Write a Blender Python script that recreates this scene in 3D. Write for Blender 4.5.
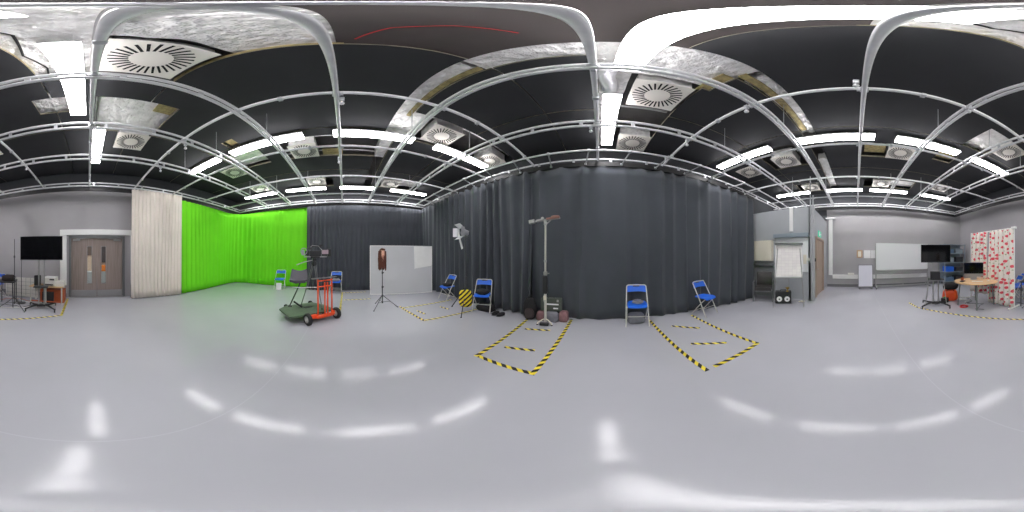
import bpy, bmesh, math, random
from mathutils import Vector, Matrix, noise
PI = math.pi
R = math.radians
for o in list(bpy.data.objects):
    bpy.data.objects.remove(o)
S = bpy.context.scene
C = S.collection
CAMH = 1.4

# ---------------------------------------------------------------- camera, world, exposure
cam = bpy.data.cameras.new('camera')
cam.type = 'PANO'
try:
    cam.cycles.panorama_type = 'EQUIRECTANGULAR'
    cam.cycles.latitude_min = -PI/2; cam.cycles.latitude_max = PI/2
    cam.cycles.longitude_min = -PI; cam.cycles.longitude_max = PI
except Exception:
    cam.panorama_type = 'EQUIRECTANGULAR'
cam.clip_start = 0.02; cam.clip_end = 60
co = bpy.data.objects.new('camera', cam); C.objects.link(co)
co.location = (0, 0, CAMH); co.rotation_euler = (PI/2, 0, R(-59.06))
S.camera = co
w = bpy.data.worlds.new('world'); S.world = w; w.use_nodes = True
w.node_tree.nodes['Background'].inputs[0].default_value = (0.02, 0.02, 0.022, 1)
w.node_tree.nodes['Background'].inputs[1].default_value = 0.3
S.view_settings.view_transform = 'Standard'; S.view_settings.look = 'None'
S.view_settings.gamma = 1; S.view_settings.use_curve_mapping = False
S.view_settings.exposure = 1.12
LAMP = 13.0
try:
    S.cycles.max_bounces = 10; S.cycles.diffuse_bounces = 6; S.cycles.glossy_bounces = 4
    S.cycles.use_denoising = True
    S.cycles.sample_clamp_indirect = 6
except Exception:
    pass

# ---------------------------------------------------------------- materials
def mat(name, col, rough=0.6, metal=0.0, bump=0.0, bscale=60.0, var=0.0, vscale=4.0, spec=0.5, emit=0.0, alpha=1.0, trans=0.0):
    m = bpy.data.materials.new(name); m.use_nodes = True
    nt = m.node_tree; n = nt.nodes; l = nt.links
    b = n['Principled BSDF']
    b.inputs['Base Color'].default_value = (*col, 1)
    b.inputs['Roughness'].default_value = rough
    b.inputs['Metallic'].default_value = metal
    b.inputs['Specular IOR Level'].default_value = spec
    if trans: b.inputs['Transmission Weight'].default_value = trans
    if emit:
        b.inputs['Emission Color'].default_value = (*col, 1)
        b.inputs['Emission Strength'].default_value = emit
    tc = n.new('ShaderNodeTexCoord')
    if var > 0:
        t = n.new('ShaderNodeTexNoise'); t.inputs['Scale'].default_value = vscale; t.inputs['Detail'].default_value = 4
        l.new(tc.outputs['Object'], t.inputs['Vector'])
        r = n.new('ShaderNodeMapRange'); r.inputs[1].default_value = 0.3; r.inputs[2].default_value = 0.7
        r.inputs[3].default_value = 1 - var; r.inputs[4].default_value = 1 + var
        l.new(t.outputs['Fac'], r.inputs[0])
        mx = n.new('ShaderNodeVectorMath'); mx.operation = 'SCALE'; mx.inputs[0].default_value = col
        l.new(r.outputs[0], mx.inputs['Scale']); l.new(mx.outputs[0], b.inputs['Base Color'])
    if bump > 0:
        t2 = n.new('ShaderNodeTexNoise'); t2.inputs['Scale'].default_value = bscale; t2.inputs['Detail'].default_value = 3
        l.new(tc.outputs['Object'], t2.inputs['Vector'])
        bp = n.new('ShaderNodeBump'); bp.inputs['Strength'].default_value = bump; bp.inputs['Distance'].default_value = 0.02 if bump < 1 else 0.07
        l.new(t2.outputs['Fac'], bp.inputs['Height']); l.new(bp.outputs[0], b.inputs['Normal'])
    return m

def srgb(r, g, b):
    f = lambda c: (c/255/12.92) if c/255 <= 0.04045 else ((c/255+0.055)/1.055)**2.4
    return (f(r), f(g), f(b))

M = {}
M['wall'] = mat('grey_wall_paint', srgb(173, 171, 174), 0.75, bump=0.05, bscale=180, var=0.04, vscale=1.2)
M['boxwall'] = mat('partition_paint', srgb(172, 175, 180), 0.6, bump=0.04, bscale=160, var=0.04, vscale=1.5)
M['slab'] = mat('ceiling_slab', srgb(95, 93, 92), 0.9, bump=0.2, bscale=20, var=0.15)
M['white'] = mat('white_paint', srgb(242, 242, 241), 0.45, var=0.03)
M['offwhite'] = mat('offwhite_plastic', srgb(222, 220, 214), 0.5, var=0.03)
M['raft'] = mat('black_raft', srgb(44, 45, 48), 0.85, bump=0.1, bscale=200, var=0.08, vscale=2)
M['raftedge'] = mat('raft_edge_insulation', srgb(128, 122, 104), 0.6, 0.0, bump=0.4, bscale=40, var=0.3, vscale=12)
M['brown'] = mat('dark_recess_panel', srgb(70, 64, 63), 0.7, var=0.08)
M['pipe'] = mat('galvanised_pipe', srgb(222, 223, 225), 0.4, 0.25, bump=0.05, bscale=120, var=0.06, vscale=10)
M['clamp'] = mat('clamp_metal', srgb(190, 192, 196), 0.4, 0.6, var=0.1, vscale=30)
M['diffuser'] = mat('vent_white', srgb(236, 232, 224), 0.5)
M['slot'] = mat('vent_slot_black', srgb(18, 18, 18), 0.8)
M['steel'] = mat('brushed_steel', srgb(175, 175, 176), 0.3, 0.8, var=0.05, vscale=20)
M['darkmetal'] = mat('dark_metal', srgb(70, 71, 74), 0.4, 0.5, var=0.1, vscale=20)
M['blackplastic'] = mat('black_plastic', srgb(36, 36, 39), 0.45, bump=0.05)
M['screen'] = mat('screen_glass', srgb(8, 8, 10), 0.08, spec=0.6)
M['fabricblack'] = mat('black_fabric', srgb(36, 35, 38), 0.9, bump=0.3, bscale=90, var=0.15, vscale=12)
M['greycase'] = mat('olive_case', srgb(78, 84, 78), 0.6, bump=0.15, var=0.12, vscale=10)
M['greybag'] = mat('grey_bag', srgb(128, 128, 136), 0.85, bump=0.4, bscale=25, var=0.12, vscale=10)
M['pinkbag'] = mat('dusty_red_bag', srgb(140, 104, 108), 0.85, bump=0.4, bscale=30, var=0.18, vscale=12)
M['blue'] = mat('blue_plastic', srgb(36, 108, 228), 0.35, bump=0.03)
M['chairframe'] = mat('chair_frame', srgb(205, 203, 196), 0.35, 0.3)
M['orange'] = mat('orange_paint', srgb(238, 84, 36), 0.35)
M['green_deck'] = mat('green_plywood', srgb(84, 100, 82), 0.6, bump=0.1, var=0.14, vscale=7)
M['tyre'] = mat('tyre_rubber', srgb(38, 38, 40), 0.8, bump=0.2)
M['hub'] = mat('wheel_hub', srgb(200, 200, 198), 0.4, 0.4)
M['wood'] = mat('wood_top', srgb(214, 178, 132), 0.4, var=0.07, vscale=6)
M['redwood'] = mat('orange_brown_box', srgb(176, 84, 48), 0.6, var=0.12, vscale=8)
M['skin'] = mat('mannequin_skin', srgb(236, 186, 160), 0.5)
M['hair'] = mat('brown_hair', srgb(96, 50, 36), 0.55, bump=0.4, bscale=200, var=0.25, vscale=30)
M['lip'] = mat('lip_pink', srgb(190, 90, 90), 0.4)
M['board'] = mat('glossy_white_panel', srgb(206, 207, 211), 0.12, 0.0, var=0.04, vscale=1.1, spec=0.55)
M['whiteboard'] = mat('whiteboard', srgb(232, 234, 236), 0.22)
M['paper'] = mat('paper', srgb(236, 236, 236), 0.7)
M['cork'] = mat('cork', srgb(190, 160, 128), 0.8, var=0.1, vscale=30)
M['cream'] = mat('cream_plastic', srgb(226, 220, 204), 0.5)
M['gold'] = mat('brass_gold', srgb(190, 160, 80), 0.35, 0.6)
M['red'] = mat('red_cable', srgb(196, 44, 48), 0.5)
M['pwhite'] = mat('pale_cable', srgb(216, 214, 210), 0.5)
M['greenplastic'] = mat('green_plastic', srgb(40, 160, 80), 0.4)
M['exitgreen'] = mat('exit_sign_green', srgb(60, 190, 150), 0.4, emit=0.25)
M['silver'] = mat('silver_reflector', srgb(222, 222, 226), 0.3, 0.5, bump=0.6, bscale=18)
M['duct'] = mat('foil_duct', srgb(246, 245, 244), 0.28, 0.35, bump=1.0, bscale=11, var=0.12, vscale=7)
M['bluegrey'] = mat('blue_grey_metal', srgb(150, 162, 172), 0.4, 0.3)
M['leather'] = mat('dark_leather', srgb(52, 48, 48), 0.4, bump=0.2)
M['doorglass'] = mat('door_glass', srgb(90, 92, 96), 0.05, spec=0.5); M['doorglass'].node_tree.nodes['Principled BSDF'].inputs['Alpha'].default_value = 0.12
M['lamp'] = mat('lamp_diffuser', (1.0, 0.975, 0.985), 0.5, emit=LAMP)
M['track'] = mat('black_track', srgb(26, 26, 28), 0.5)
M['midgrey'] = mat('mid_grey_metal', srgb(120, 122, 124), 0.4, 0.4)  # one even mid grey for frames, legs and fittings

def curtain_mat(name, col, rough=0.9, sheen=0.1, var=0.06):
    m = mat(name, col, rough, bump=0.12, bscale=140, var=var, vscale=1.6, spec=0.2)
    b = m.node_tree.nodes['Principled BSDF']
    b.inputs['Sheen Weight'].default_value = sheen
    return m
M['c_black'] = curtain_mat('dark_slate_curtain', srgb(72, 76, 83), sheen=0.2)
M['c_green'] = curtain_mat('chroma_green_curtain', srgb(122, 230, 44), sheen=0.0, var=0.03)
M['c_white'] = curtain_mat('cream_curtain', srgb(234, 225, 216), sheen=0.1, var=0.04)

def floor_mat():
    m = mat('grey_epoxy_floor', srgb(176, 177, 184), 0.135, spec=0.32)
    nt = m.node_tree; n = nt.nodes; l = nt.links; b = n['Principled BSDF']
    tc = n['Texture Coordinate'] if 'Texture Coordinate' in n else n.new('ShaderNodeTexCoord')
    t = n.new('ShaderNodeTexNoise'); t.inputs['Scale'].default_value = 0.9; t.inputs['Detail'].default_value = 5
    l.new(tc.outputs['Object'], t.inputs['Vector'])
    r = n.new('ShaderNodeMapRange'); r.inputs[1].default_value = .3; r.inputs[2].default_value = .7
    r.inputs[3].default_value = 0.965; r.inputs[4].default_value = 1.035
    l.new(t.outputs['Fac'], r.inputs[0])
    # straight joint line in the resin, x = -0.645
    sp = n.new('ShaderNodeSeparateXYZ'); l.new(tc.outputs['Object'], sp.inputs[0])
    a = n.new('ShaderNodeMath'); a.operation = 'ADD'; a.inputs[1].default_value = 0.645; l.new(sp.outputs['X'], a.inputs[0])
    ab = n.new('ShaderNodeMath'); ab.operation = 'ABSOLUTE'; l.new(a.outputs[0], ab.inputs[0])
    lt = n.new('ShaderNodeMath'); lt.operation = 'LESS_THAN'; lt.inputs[1].default_value = 0.005; l.new(ab.outputs[0], lt.inputs[0])
    mu = n.new('ShaderNodeMath'); mu.operation = 'MULTIPLY_ADD'; mu.inputs[1].default_value = 0.09
    l.new(lt.outputs[0], mu.inputs[0]); l.new(r.outputs[0], mu.inputs[2])
    sc = n.new('ShaderNodeVectorMath'); sc.operation = 'SCALE'; sc.inputs[0].default_value = srgb(176, 177, 184)
    l.new(mu.outputs[0], sc.inputs['Scale']); l.new(sc.outputs[0], b.inputs['Base Color'])
    t2 = n.new('ShaderNodeTexNoise'); t2.inputs['Scale'].default_value = 35; t2.inputs['Detail'].default_value = 2
    l.new(tc.outputs['Object'], t2.inputs['Vector'])
    bp = n.new('ShaderNodeBump'); bp.inputs['Strength'].default_value = 0.035; bp.inputs['Distance'].default_value = 0.01
    l.new(t2.outputs['Fac'], bp.inputs['Height']); l.new(bp.outputs[0], b.inputs['Normal'])
    return m
M['floor'] = floor_mat()

def stripes_mat(name, period, c1, c2, rough=0.5, axis='diag'):
    m = mat(name, c1, rough); nt = m.node_tree; n = nt.nodes; l = nt.links
    tc = n.new('ShaderNodeTexCoord'); sp = n.new('ShaderNodeSeparateXYZ'); l.new(tc.outputs['Object'], sp.inputs[0])
    ad = n.new('ShaderNodeMath'); ad.operation = 'ADD'; l.new(sp.outputs['X'], ad.inputs[0]); l.new(sp.outputs['Y' if axis == 'diag' else 'Z'], ad.inputs[1])
    if axis != 'diag': ad.operation = 'SUBTRACT'
    dv = n.new('ShaderNodeMath'); dv.operation = 'DIVIDE'; dv.inputs[1].default_value = period; l.new(ad.outputs[0], dv.inputs[0])
    fr = n.new('ShaderNodeMath'); fr.operation = 'FRACT'; l.new(dv.outputs[0], fr.inputs[0])
    lt = n.new('ShaderNodeMath'); lt.operation = 'LESS_THAN'; lt.inputs[1].default_value = 0.5; l.new(fr.outputs[0], lt.inputs[0])
    mx = n.new('ShaderNodeMix'); mx.data_type = 'RGBA'; mx.inputs[6].default_value = (*c1, 1); mx.inputs[7].default_value = (*c2, 1)
    l.new(lt.outputs[0], mx.inputs[0]); l.new(mx.outputs[2], n['Principled BSDF'].inputs['Base Color'])
    return m
M['tape'] = stripes_mat('hazard_tape', 0.13, srgb(238, 218, 60), srgb(34, 32, 30), 0.45)
M['hazard'] = stripes_mat('hazard_bag_cloth', 0.115, srgb(232, 210, 40), srgb(36, 36, 36), 0.8, 'z')

def wood_grain(name, c1, c2, scale=(1, 30, 30)):
    m = mat(name, c1, 0.45); nt = m.node_tree; n = nt.nodes; l = nt.links
    tc = n.new('ShaderNodeTexCoord'); mp = n.new('ShaderNodeMapping'); mp.inputs['Scale'].default_value = scale
    l.new(tc.outputs['Object'], mp.inputs['Vector'])
    t = n.new('ShaderNodeTexNoise'); t.inputs['Scale'].default_value = 1.5; t.inputs['Detail'].default_value = 6
    l.new(mp.outputs[0], t.inputs['Vector'])
    mx = n.new('ShaderNodeMix'); mx.data_type = 'RGBA'; mx.inputs[6].default_value = (*c1, 1); mx.inputs[7].default_value = (*c2, 1)
    r = n.new('ShaderNodeMapRange'); r.inputs[1].default_value = .35; r.inputs[2].default_value = .65
    l.new(t.outputs['Fac'], r.inputs[0]); l.new(r.outputs[0], mx.inputs[0])
    l.new(mx.outputs[2], n['Principled BSDF'].inputs['Base Color'])
    return m
M['doorwood'] = wood_grain('grey_brown_door', srgb(152, 139, 133), srgb(130, 117, 111), (30, 30, 1))
M['doorbrown'] = wood_grain('tan_door', srgb(178, 158, 140), srgb(158, 138, 122), (30, 30, 1))

def flower_mat():
    m = mat('floral_cloth', srgb(236, 230, 222), 0.85, spec=0.2); nt = m.node_tree; n = nt.nodes; l = nt.links
    tc = n.new('ShaderNodeTexCoord')
    def layer(scale, thr, col, col2, prev, seed):
        mp = n.new('ShaderNodeMapping'); mp.inputs['Location'].default_value = (seed, seed*2.3, seed*.7); mp.inputs['Scale'].default_value = (1, 1, 1)
        sx_ = n.new('ShaderNodeSeparateXYZ'); cx_ = n.new('ShaderNodeCombineXYZ'); l.new(tc.outputs['Object'], sx_.inputs[0]); l.new(sx_.outputs['Y'], cx_.inputs['X']); l.new(sx_.outputs['Z'], cx_.inputs['Y']); l.new(cx_.outputs[0], mp.inputs[0])
        ns = n.new('ShaderNodeTexNoise'); ns.inputs['Scale'].default_value = 26; l.new(mp.outputs[0], ns.inputs['Vector'])
        sc = n.new('ShaderNodeVectorMath'); sc.operation = 'MULTIPLY_ADD'; sc.inputs[1].default_value = (.03, .03, .03)
        l.new(ns.outputs['Color'], sc.inputs[0]); l.new(mp.outputs[0], sc.inputs[2])
        v = n.new('ShaderNodeTexVoronoi'); v.inputs['Scale'].default_value = scale; v.inputs['Randomness'].default_value = .8; v.voronoi_dimensions = '2D'
        l.new(sc.outputs[0], v.inputs['Vector'])
        lt = n.new('ShaderNodeMath'); lt.operation = 'LESS_THAN'; lt.inputs[1].default_value = thr; l.new(v.outputs['Distance'], lt.inputs[0])
        cm = n.new('ShaderNodeMix'); cm.data_type = 'RGBA'; cm.inputs[6].default_value = (*col, 1); cm.inputs[7].default_value = (*col2, 1)
        l.new(ns.outputs['Fac'], cm.inputs[0])
        mx = n.new('ShaderNodeMix'); mx.data_type = 'RGBA'; l.new(lt.outputs[0], mx.inputs[0])
        if prev is None: mx.inputs[6].default_value = (*srgb(236, 230, 222), 1)
        else: l.new(prev, mx.inputs[6])
        l.new(cm.outputs[2], mx.inputs[7])
        return mx.outputs[2]
    o = layer(8.0, 0.13, srgb(150, 160, 130), srgb(190, 190, 160), None, 3.1)
    o = layer(6.2, 0.24, srgb(214, 48, 66), srgb(232, 120, 130), o, 1.7)
    l.new(o, n['Principled BSDF'].inputs['Base Color'])
    return m
M['floral'] = flower_mat()

# ---------------------------------------------------------------- mesh helpers
class B:
    def __init__(s): s.bm = bmesh.new(); s.mi = 0
    def _new(s, before):
        s.bm.faces.ensure_lookup_table()
    def face(s, vs, mi=None):
        try:
            f = s.bm.faces.new(vs); f.material_index = s.mi if mi is None else mi; return f
        except ValueError: return None
    def box(s, c, sz, rz=0, bev=0.0, m=None):
        hx, hy, hz = sz[0]/2, sz[1]/2, sz[2]/2
        t = bmesh.new()
        bmesh.ops.create_cube(t, size=1)
        bmesh.ops.scale(t, vec=sz, verts=t.verts)
        if bev > 0: bmesh.ops.bevel(t, geom=t.edges[:], offset=min(bev, min(sz)*0.45), segments=2, affect='EDGES', profile=0.6)
        mtx = Matrix.Translation(c) @ (m if m is not None else Matrix.Rotation(rz, 4, 'Z'))
        bmesh.ops.transform(t, matrix=mtx, verts=t.verts)
        s.merge(t); return s
    def merge(s, t):
        vm = {v: s.bm.verts.new(v.co) for v in t.verts}
        for f in t.faces: s.face([vm[v] for v in f.verts])
        t.free()
    def path(s, pts, r, seg=8, closed=False, caps=True):
        P = [Vector(p) for p in pts]; n = len(P); rings = []
        rr = r if isinstance(r, (list, tuple)) else [r]*n
        up = None
        for i in range(n):
            if closed: d = (P[(i+1) % n]-P[i-1])
            elif i == 0: d = P[1]-P[0]
            elif i == n-1: d = P[-1]-P[-2]
            else: d = (P[i+1]-P[i]).normalized()+(P[i]-P[i-1]).normalized()
            if d.length < 1e-9: d = Vector((0, 0, 1))
            d.normalize()
            if up is None:
                up = Vector((0, 0, 1)) if abs(d.z) < .9 else Vector((1, 0, 0))
            x = d.cross(up)
            if x.length < 1e-5: up = Vector((0, 1, 0)); x = d.cross(up)
            x.normalize(); y = x.cross(d).normalized(); up = y
            rings.append([s.bm.verts.new(P[i]+x*(rr[i]*math.cos(2*PI*k/seg))+y*(rr[i]*math.sin(2*PI*k/seg))) for k in range(seg)])
        for i in range(n-1 if not closed else n):
            a, b = rings[i], rings[(i+1) % n]
            for k in range(seg): s.face([a[k], b[k], b[(k+1) % seg], a[(k+1) % seg]])
        if caps and not closed:
            s.face(rings[0]); s.face(rings[-1][::-1])
        return s
    def tube(s, a, b, r, seg=10): return s.path([a, b], r, seg)
    def lathe(s, prof, c=(0, 0, 0), seg=24, m=None):
        mt = Matrix.Translation(c) @ (m if m is not None else Matrix())
        rings = []
        for (r, z) in prof:
            if r < 1e-6: rings.append([s.bm.verts.new(mt @ Vector((0, 0, z)))])
            else: rings.append([s.bm.verts.new(mt @ Vector((r*math.cos(2*PI*k/seg), r*math.sin(2*PI*k/seg), z))) for k in range(seg)])
        for i in range(len(rings)-1):
            a, b = rings[i], rings[i+1]
            for k in range(seg):
                k2 = (k+1) % seg
                if len(a) == 1 and len(b) == 1: continue
                if len(a) == 1: s.face([a[0], b[k2], b[k]])
                elif len(b) == 1: s.face([a[k], a[k2], b[0]])
                else: s.face([a[k], a[k2], b[k2], b[k]])
        if len(rings[0]) > 1: s.face(rings[0][::-1])
        if len(rings[-1]) > 1: s.face(rings[-1])
        return s
    def ell(s, c, r, seg=16, rg=10, fn=None):
        t = bmesh.new(); bmesh.ops.create_uvsphere(t, u_segments=seg, v_segments=rg, radius=1)
        for v in t.verts:
            p = v.co.copy()
            if fn: p = fn(p)
            v.co = Vector((p.x*r[0]+c[0], p.y*r[1]+c[1], p.z*r[2]+c[2]))
        s.merge(t); return s
    def prism(s, poly, z0, z1):
        a = [s.bm.verts.new((x, y, z0)) for x, y in poly]; b = [s.bm.verts.new((x, y, z1)) for x, y in poly]
        n = len(poly); s.face(a[::-1]); s.face(b)
        for i in range(n): s.face([a[i], a[(i+1) % n], b[(i+1) % n], b[i]])
        return s
    def rprism(s, w, h, t, rad, mtx, seg=4):   # rounded plate in local XZ, thickness along Y
        pts = []
        for cx, cz, a0 in ((w/2-rad, h/2-rad, 0), (-w/2+rad, h/2-rad, 90), (-w/2+rad, -h/2+rad, 180), (w/2-rad, -h/2+rad, 270)):
            for k in range(seg+1):
                a = R(a0+90*k/seg); pts.append((cx+rad*math.cos(a), cz+rad*math.sin(a)))
        a = [s.bm.verts.new(mtx @ Vector((x, -t/2, z))) for x, z in pts]; b = [s.bm.verts.new(mtx @ Vector((x, t/2, z))) for x, z in pts]
        n = len(pts); s.face(a); s.face(b[::-1])
        for i in range(n): s.face([a[i], b[i], b[(i+1) % n], a[(i+1) % n]])
        return s

def obj(name, b, m, parent=None, smooth=False, mods=None):
    me = bpy.data.meshes.new(name)
    bmesh.ops.recalc_face_normals(b.bm, faces=b.bm.faces)
    b.bm.to_mesh(me); b.bm.free()
    for x in (m if isinstance(m, (list, tuple)) else [m]): me.materials.append(x)
    if smooth:
        for p in me.polygons: p.use_smooth = True
        try: me.set_sharp_from_angle(angle=R(40))
        except Exception: pass
    o = bpy.data.objects.new(name, me); C.objects.link(o)
    if parent: o.parent = parent
    return o
def tag(o, label, cat, group=None, kind=None):
    if label: o['label'] = label
    if cat: o['category'] = cat
    if group: o['group'] = group
    if kind: o['kind'] = kind
    return o
def thing(name, label, cat, loc=(0, 0, 0), rz=0, group=None):
    o = bpy.data.objects.new(name, None); C.objects.link(o); o.empty_display_size = .1
    o.location = loc; o.rotation_euler = (0, 0, rz)
    return tag(o, label, cat, group)
def struct(name, b, m, parent=None, smooth=False):
    o = obj(name, b, m, parent, smooth)
    if not parent: o['kind'] = 'structure'
    return o
KIDS = {}
def copy_tree(o, parent=None):
    c = o.copy(); C.objects.link(c)
    if parent: c.parent = parent
    for ch in [x for x in bpy.data.objects if x.parent == o and x != c]: copy_tree(ch, c)
    return c
def dup(root, loc, rz, label=None, group=None):
    c = copy_tree(root); c.location = loc; c.rotation_euler = (0, 0, rz)
    if label: c['label'] = label
    if group: c['group'] = group
    return c
def az(x, y): return math.atan2(x, -y)    # rz for a thing whose front is local -Y so that it faces (x, y)

# ---------------------------------------------------------------- room shell
XW, XE, YB, YF, ZC = -5.45, 4.0, -7.3, 7.1, 5.0
struct('floor', B().box(((XW+XE)/2, (YB+YF)/2, -.05), (XE-XW+.4, YF-YB+.4, .1)), M['floor'])
struct('ceiling', B().box(((XW+XE)/2, (YB+YF)/2, ZC+.05), (XE-XW+.4, YF-YB+.4, .1)), M['slab'])
# door wall with opening y -0.62..1.22, z 0..2.07
b = B(); b.box((XW-.1, (YB-.62)/2, ZC/2), (.2, -.62-YB, ZC)); b.box((XW-.1, (1.22+YF)/2, ZC/2), (.2, YF-1.22, ZC)); b.box((XW-.1, .3, (2.07+ZC)/2), (.2, 1.84, ZC-2.07))
struct('wall_left', b, M['wall'])
struct('wall_right', B().box((XE+.1, (YB+YF)/2, ZC/2), (.2, YF-YB, ZC)), M['wall'])
struct('wall_back', B().box(((XW+XE)/2, YB-.1, ZC/2), (XE-XW+.4, .2, ZC)), M['wall'])
struct('wall_front', B().box(((XW+XE)/2, YF+.1, ZC/2), (XE-XW+.4, .2, ZC)), M['wall'])
M['skirt'] = mat('grey_skirting', srgb(112, 112, 116), 0.5)
struct('baseboard_left', B().box((XW+.012, (YB-.72)/2, .06), (.024, -.72-YB, .12), bev=.004), M['skirt'])
struct('baseboard_back', B().box(((XW+1.3)/2, YB+.012, .06), (1.3-XW, .024, .12), bev=.004), M['skirt'])

# ---------------------------------------------------------------- double doors (door_1)
d1 = thing('door_1', None, None, (XW, .3, 0)); d1['kind'] = 'structure'
b = B(); b.box((-.03, -.905, 1.035), (.16, .07, 2.07), bev=.006); b.box((-.03, .905, 1.035), (.16, .07, 2.07), bev=.006); b.box((-.03, 0, 2.035), (.16, 1.88, .07), bev=.006)
obj('door_frame', b, M['midgrey'], d1)
def leaf(y0, y1, wy):
    b = B(); x = -.06; w = .045; yc = (y0+y1)/2
    for (a, c_, z0, z1) in ((y0, wy-.07, 0.01, 1.99), (wy+.07, y1, 0.01, 1.99), (wy-.07, wy+.07, .01, .48), (wy-.07, wy+.07, 1.72, 1.99)):
        b.box((x, (a+c_)/2, (z0+z1)/2), (w, c_-a, z1-z0))
    o = obj('door_leaf', b, M['doorwood'], d1)
    obj('vision_pane', B().box((x, wy, 1.1), (.012, .14, 1.24)), M['doorglass'], o)
    b = B()
    for s in (-1, 1): b.box((x+.026, wy+s*.077, 1.1), (.012, .014, 1.28))
    for z in (.474, 1.726): b.box((x+.026, wy, z), (.012, .168, .014))
    obj('pane_frame', b, M['steel'], o)
    obj('kick_plate', B().box((x+.026, yc, .13), (.006, y1-y0-.02, .22), bev=.002), M['steel'], o)
    b = B(); b.box((x+.05, yc+(-.25 if yc < 0 else .25), 1.94), (.05, .24, .06), bev=.008)
    b.box((x+.075, yc+(-.1 if yc < 0 else .1), 1.985), (.02, .3, .018))
    obj('door_closer', b, M['steel'], o)
    return o
leaf(-.868, -.003, -.25); leaf(.003, .868, .225)
obj('threshold', B().box((-.02, 0, .006), (.2, 1.88, .012)), M['steel'], d1)
# lit corridor beyond the panes
cwm = mat('corridor_wall', srgb(206, 190, 168), .8)
b = B(); b.box((-7.6, .3, 1.25), (.1, 3.6, 2.5)); b.box((-6.6, -1.55, 1.25), (2.0, .1, 2.5)); b.box((-6.6, 2.15, 1.25), (2.0, .1, 2.5)); struct('trim_10', b, cwm)
struct('trim_11', B().box((-6.65, .3, -.05), (1.9, 3.7, .1)), M['floor'])
struct('trim_12', B().box((-6.65, .3, 2.55), (2.0, 3.7, .1)), M['white'])
t = thing('corridor_fill_light', 'unseen fill light added to brighten the corridor beyond the double door panes', 'ceiling light', (-6.7, .3, 2.46))  # unseen lamp, added so the corridor reads bright through the panes
obj('housing', B().box((0, 0, .02), (.32, 1.3, .03)), M['white'], t); obj('diffuser', B().box((0, 0, 0), (.28, 1.2, .02)), M['lamp'], t)
b = B(); b.box((-7.25, .35, .36), (.5, 1.5, .72), bev=.01); tag(obj('corridor_cabinet', b, mat('pale_blue_cabinet', srgb(200, 214, 216), .5)), 'pale low cabinet glimpsed through the double door panes', 'cabinet')
b = B(); b.box((-7.25, .65, .86), (.3, .34, .26), bev=.02); tag(obj('orange_box', b, mat('orange_box', srgb(240, 140, 40), .5)), 'orange box glimpsed on the corridor cabinet through a door pane', 'box')
b = B(); b.box((-7.52, .75, 1.5), (.04, .5, .8)); b2 = obj('dark_notice_board', b, mat('dark_board', srgb(50, 46, 46), .7)); tag(b2, 'dark board on the corridor wall seen through the door pane beside the cream curtain', 'notice board')
b = B(); b.box((-7.52, .08, 1.68), (.04, .5, .5)); tag(obj('wall_picture', b, mat('dark_frame', srgb(70, 60, 52), .7)), 'dark picture on the corridor wall seen through the pane on the television side', 'picture')
# white trunking frame round the doors
b = B(); b.box((XW+.03, -.83, 1.255), (.06, .22, 1.69), bev=.006); b.box((XW+.03, .37, 2.20), (.06, 2.62, .185), bev=.006); b.box((XW+.03, 1.57, 1.255), (.06, .22, 1.69), bev=.006)
struct('trim_2', b, M['white'])

# ---------------------------------------------------------------- partition box room
b = B(); H = 2.96
b.box((2.67, -4.84, H/2), (2.66, .10, H)); b.box((1.38, -5.0, H/2), (.10, .42, H)); b.box((1.38, -6.88, H/2), (.10, .84, H))
b.box((1.38, -5.84, (2.06+H)/2), (.10, 1.26, H-2.06)); b.box((2.67, -6.07, H-.03), (2.66, 2.46, .06))
struct('wall_partition', b, M['boxwall'])
b = B(); b.box((1.30, -4.80, 1.49), (.10, .13, 2.98), bev=.01); b.tube((1.27, -4.70, .02), (1.27, -4.70, 3.3), .02); b.tube((1.36, -4.72, 1.2), (1.36, -4.72, 4.0), .016)
struct('trim_3', b, mat('post_grey', srgb(176, 178, 182), .5))
M['darkpaint'] = mat('dark_upper_paint', srgb(66, 68, 72), .8)
b = B(); b.box((2.66, YB+.02, 4.02), (2.68, .04, 1.95)); b.box((XE-.02, -6.0, 4.0), (.04, 2.5, 2.0)); struct('trim_5', b, M['darkpaint'])
for i_, (c_, z_) in enumerate((((XW+.012, (YB+YF)/2, 4.37), (.024, YF-YB, 1.26)), (((XW+XE)/2, YB+.012, 4.39), (XE-XW, .024, 1.22)), (((XW+XE)/2, YF-.012, 4.32), (XE-XW, .024, 1.36)), ((XE-.012, (YB+YF)/2, 4.32), (.024, YF-YB, 1.36)))):
    struct(f'trim_{6+i_}', B().box(c_, z_), M['darkpaint'])
d2 = thing('door_2', None, None, (1.33, -5.84, 0)); d2['kind'] = 'structure'
b = B(); b.box((0, -.59, 1.02), (.08, .08, 2.04)); b.box((0, .59, 1.02), (.08, .08, 2.04)); b.box((0, 0, 2.02), (.08, 1.26, .08))
obj('door_frame', b, M['doorbrown'], d2)
l2 = obj('door_leaf', B().box((.02, 0, .99), (.045, 1.09, 1.96)), M['doorbrown'], d2)
b = B(); b.tube((-.015, .45, .95), (-.05, .45, .95), .012); b.tube((-.05, .45, .95), (-.05, .33, .95), .011)
obj('door_handle', b, M['steel'], l2)
# pale board band on the partition above the whiteboard
struct('trim_4', B().box((2.0, -4.77, 2.58), (.12, .05, .80), bev=.008), M['white'])

def wallbox(name, label, cat, c, sz, m, bev=.004, group=None): return tag(obj(name, B().box(c, sz, bev=bev), m), label, cat, group)

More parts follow.
